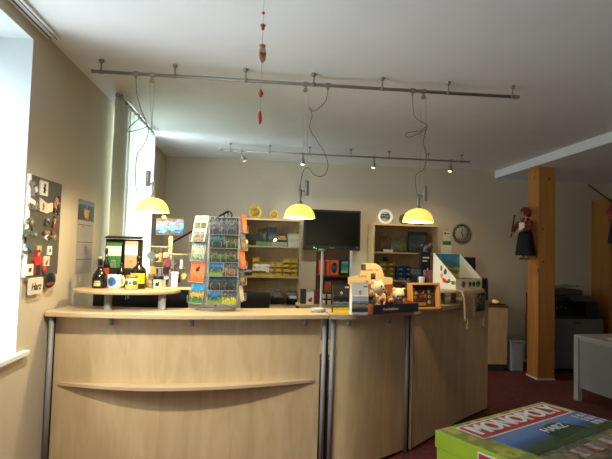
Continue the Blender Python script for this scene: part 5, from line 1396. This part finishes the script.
text('MONOPOLY', .022, PAPER, gb, (-.0022, -.149, .034), (PI/2, 0, -PI/2), bold=0, sx=.68)
pl = thing('display_plinth', 'dark plinth hidden under the board game box', 'plinth', (g0.x, g0.y, 0), rz=ga)
B().bx(.03, gl-.03, -gd+.03, -.03, 0.0, GZ-gh-.02).build('column', BLACKM, pl)
B().bx(.02, gl-.02, -gd+.02, -.02, GZ-gh-.02, GZ-gh).build('top_panel', BLACKM, pl)

# ------------------------------------------------------------------ light
def area(name, loc, rot, sx, sy_, e, col):
    li = bpy.data.lights.new(name, 'AREA'); li.shape = 'RECTANGLE'; li.size = sx; li.size_y = sy_; li.energy = e; li.color = col
    o = bpy.data.objects.new(name, li); COL.objects.link(o); o.location = loc; o.rotation_euler = rot
    return o
DAY = (.80, .93, 1.0)
area('daylight_near_window', (XL-.46, (W1[0]+W1[1])/2, (W1[2]+W1[3])/2), (0, -PI/2, 0), W1[3]-W1[2], W1[1]-W1[0], 34, DAY)
area('added_rear_window_fill', (XL-.46, (W4[0]+W4[1])/2, (W4[2]+W4[3])/2), (0, -PI/2, 0), W4[3]-W4[2], W4[1]-W4[0], 36, DAY)  # fill light behind the added, unseen window
area('daylight_blind_window', (XL-.46, (W2[0]+W2[1])/2, (W2[2]+W2[3])/2), (0, -PI/2, 0), W2[3]-W2[2], W2[1]-W2[0], 165, DAY)
area('daylight_shop_window', ((W3[0]+W3[1])/2, YF-.25, (W3[2]+W3[3])/2), (PI/2, 0, 0), W3[1]-W3[0], W3[3]-W3[2], 14, DAY)
o = area('sky_over_the_houses', (-3.6, .7, 4.3), (0, 0, 0), 1.3, 1.3, 330, (.9, .97, 1))
o.rotation_euler = (V(-.3, 3.4, .9)-o.location).to_track_quat('-Z', 'Y').to_euler()
o = area('daylight_from_pavement', (-3.7, 2.1, .1), (0, 0, 0), 2.2, 2.2, 190, (.86, .95, 1))
o.rotation_euler = (V(.3, 2.4, 2.96)-o.location).to_track_quat('-Z', 'Y').to_euler()
# ceiling lamp between the camera and the counter
cl_ = thing('ceiling_spotlight', 'round white ceiling spotlight over the visitors side of the counter', 'lamp', (-.62, 2.0, ZC))
B().lathe([(.07, 0), (.07, -.02), (.02, -.025), (.02, -.05), (.062, -.07), (.07, -.11), (.062, -.11), (.02, -.07)], 20).build('housing', WHITE, cl_)
li = bpy.data.lights.new('ceiling_spot_glow', 'SPOT'); li.shadow_soft_size = .055; li.spot_size = 1.35; li.spot_blend = 1; li.energy = 280; li.color = (1, .92, .74)
o = bpy.data.objects.new('ceiling_spot_glow', li); COL.objects.link(o); o.parent = cl_; o.location = (0, .02, -.118)
o.rotation_euler = (V(-.8, 3.4, .85)-V(-.62, 2.02, ZC-.118)).to_track_quat('-Z', 'Y').to_euler()
wo = bpy.data.worlds.new('world'); S.world = wo; wo.use_nodes = True
wo.node_tree.nodes['Background'].inputs[0].default_value = (.75, .88, 1, 1); wo.node_tree.nodes['Background'].inputs[1].default_value = 1.0

S.view_settings.view_transform = 'Standard'; S.view_settings.look = 'None'; S.view_settings.gamma = 1; S.view_settings.use_curve_mapping = False
S.view_settings.exposure = .08
S.cycles.use_denoising = True; S.cycles.denoising_prefilter = 'ACCURATE'; S.cycles.denoising_input_passes = 'RGB_ALBEDO_NORMAL'
S.cycles.max_bounces = 8; S.cycles.diffuse_bounces = 5; S.cycles.transparent_max_bounces = 12
S.cycles.sample_clamp_indirect = 4
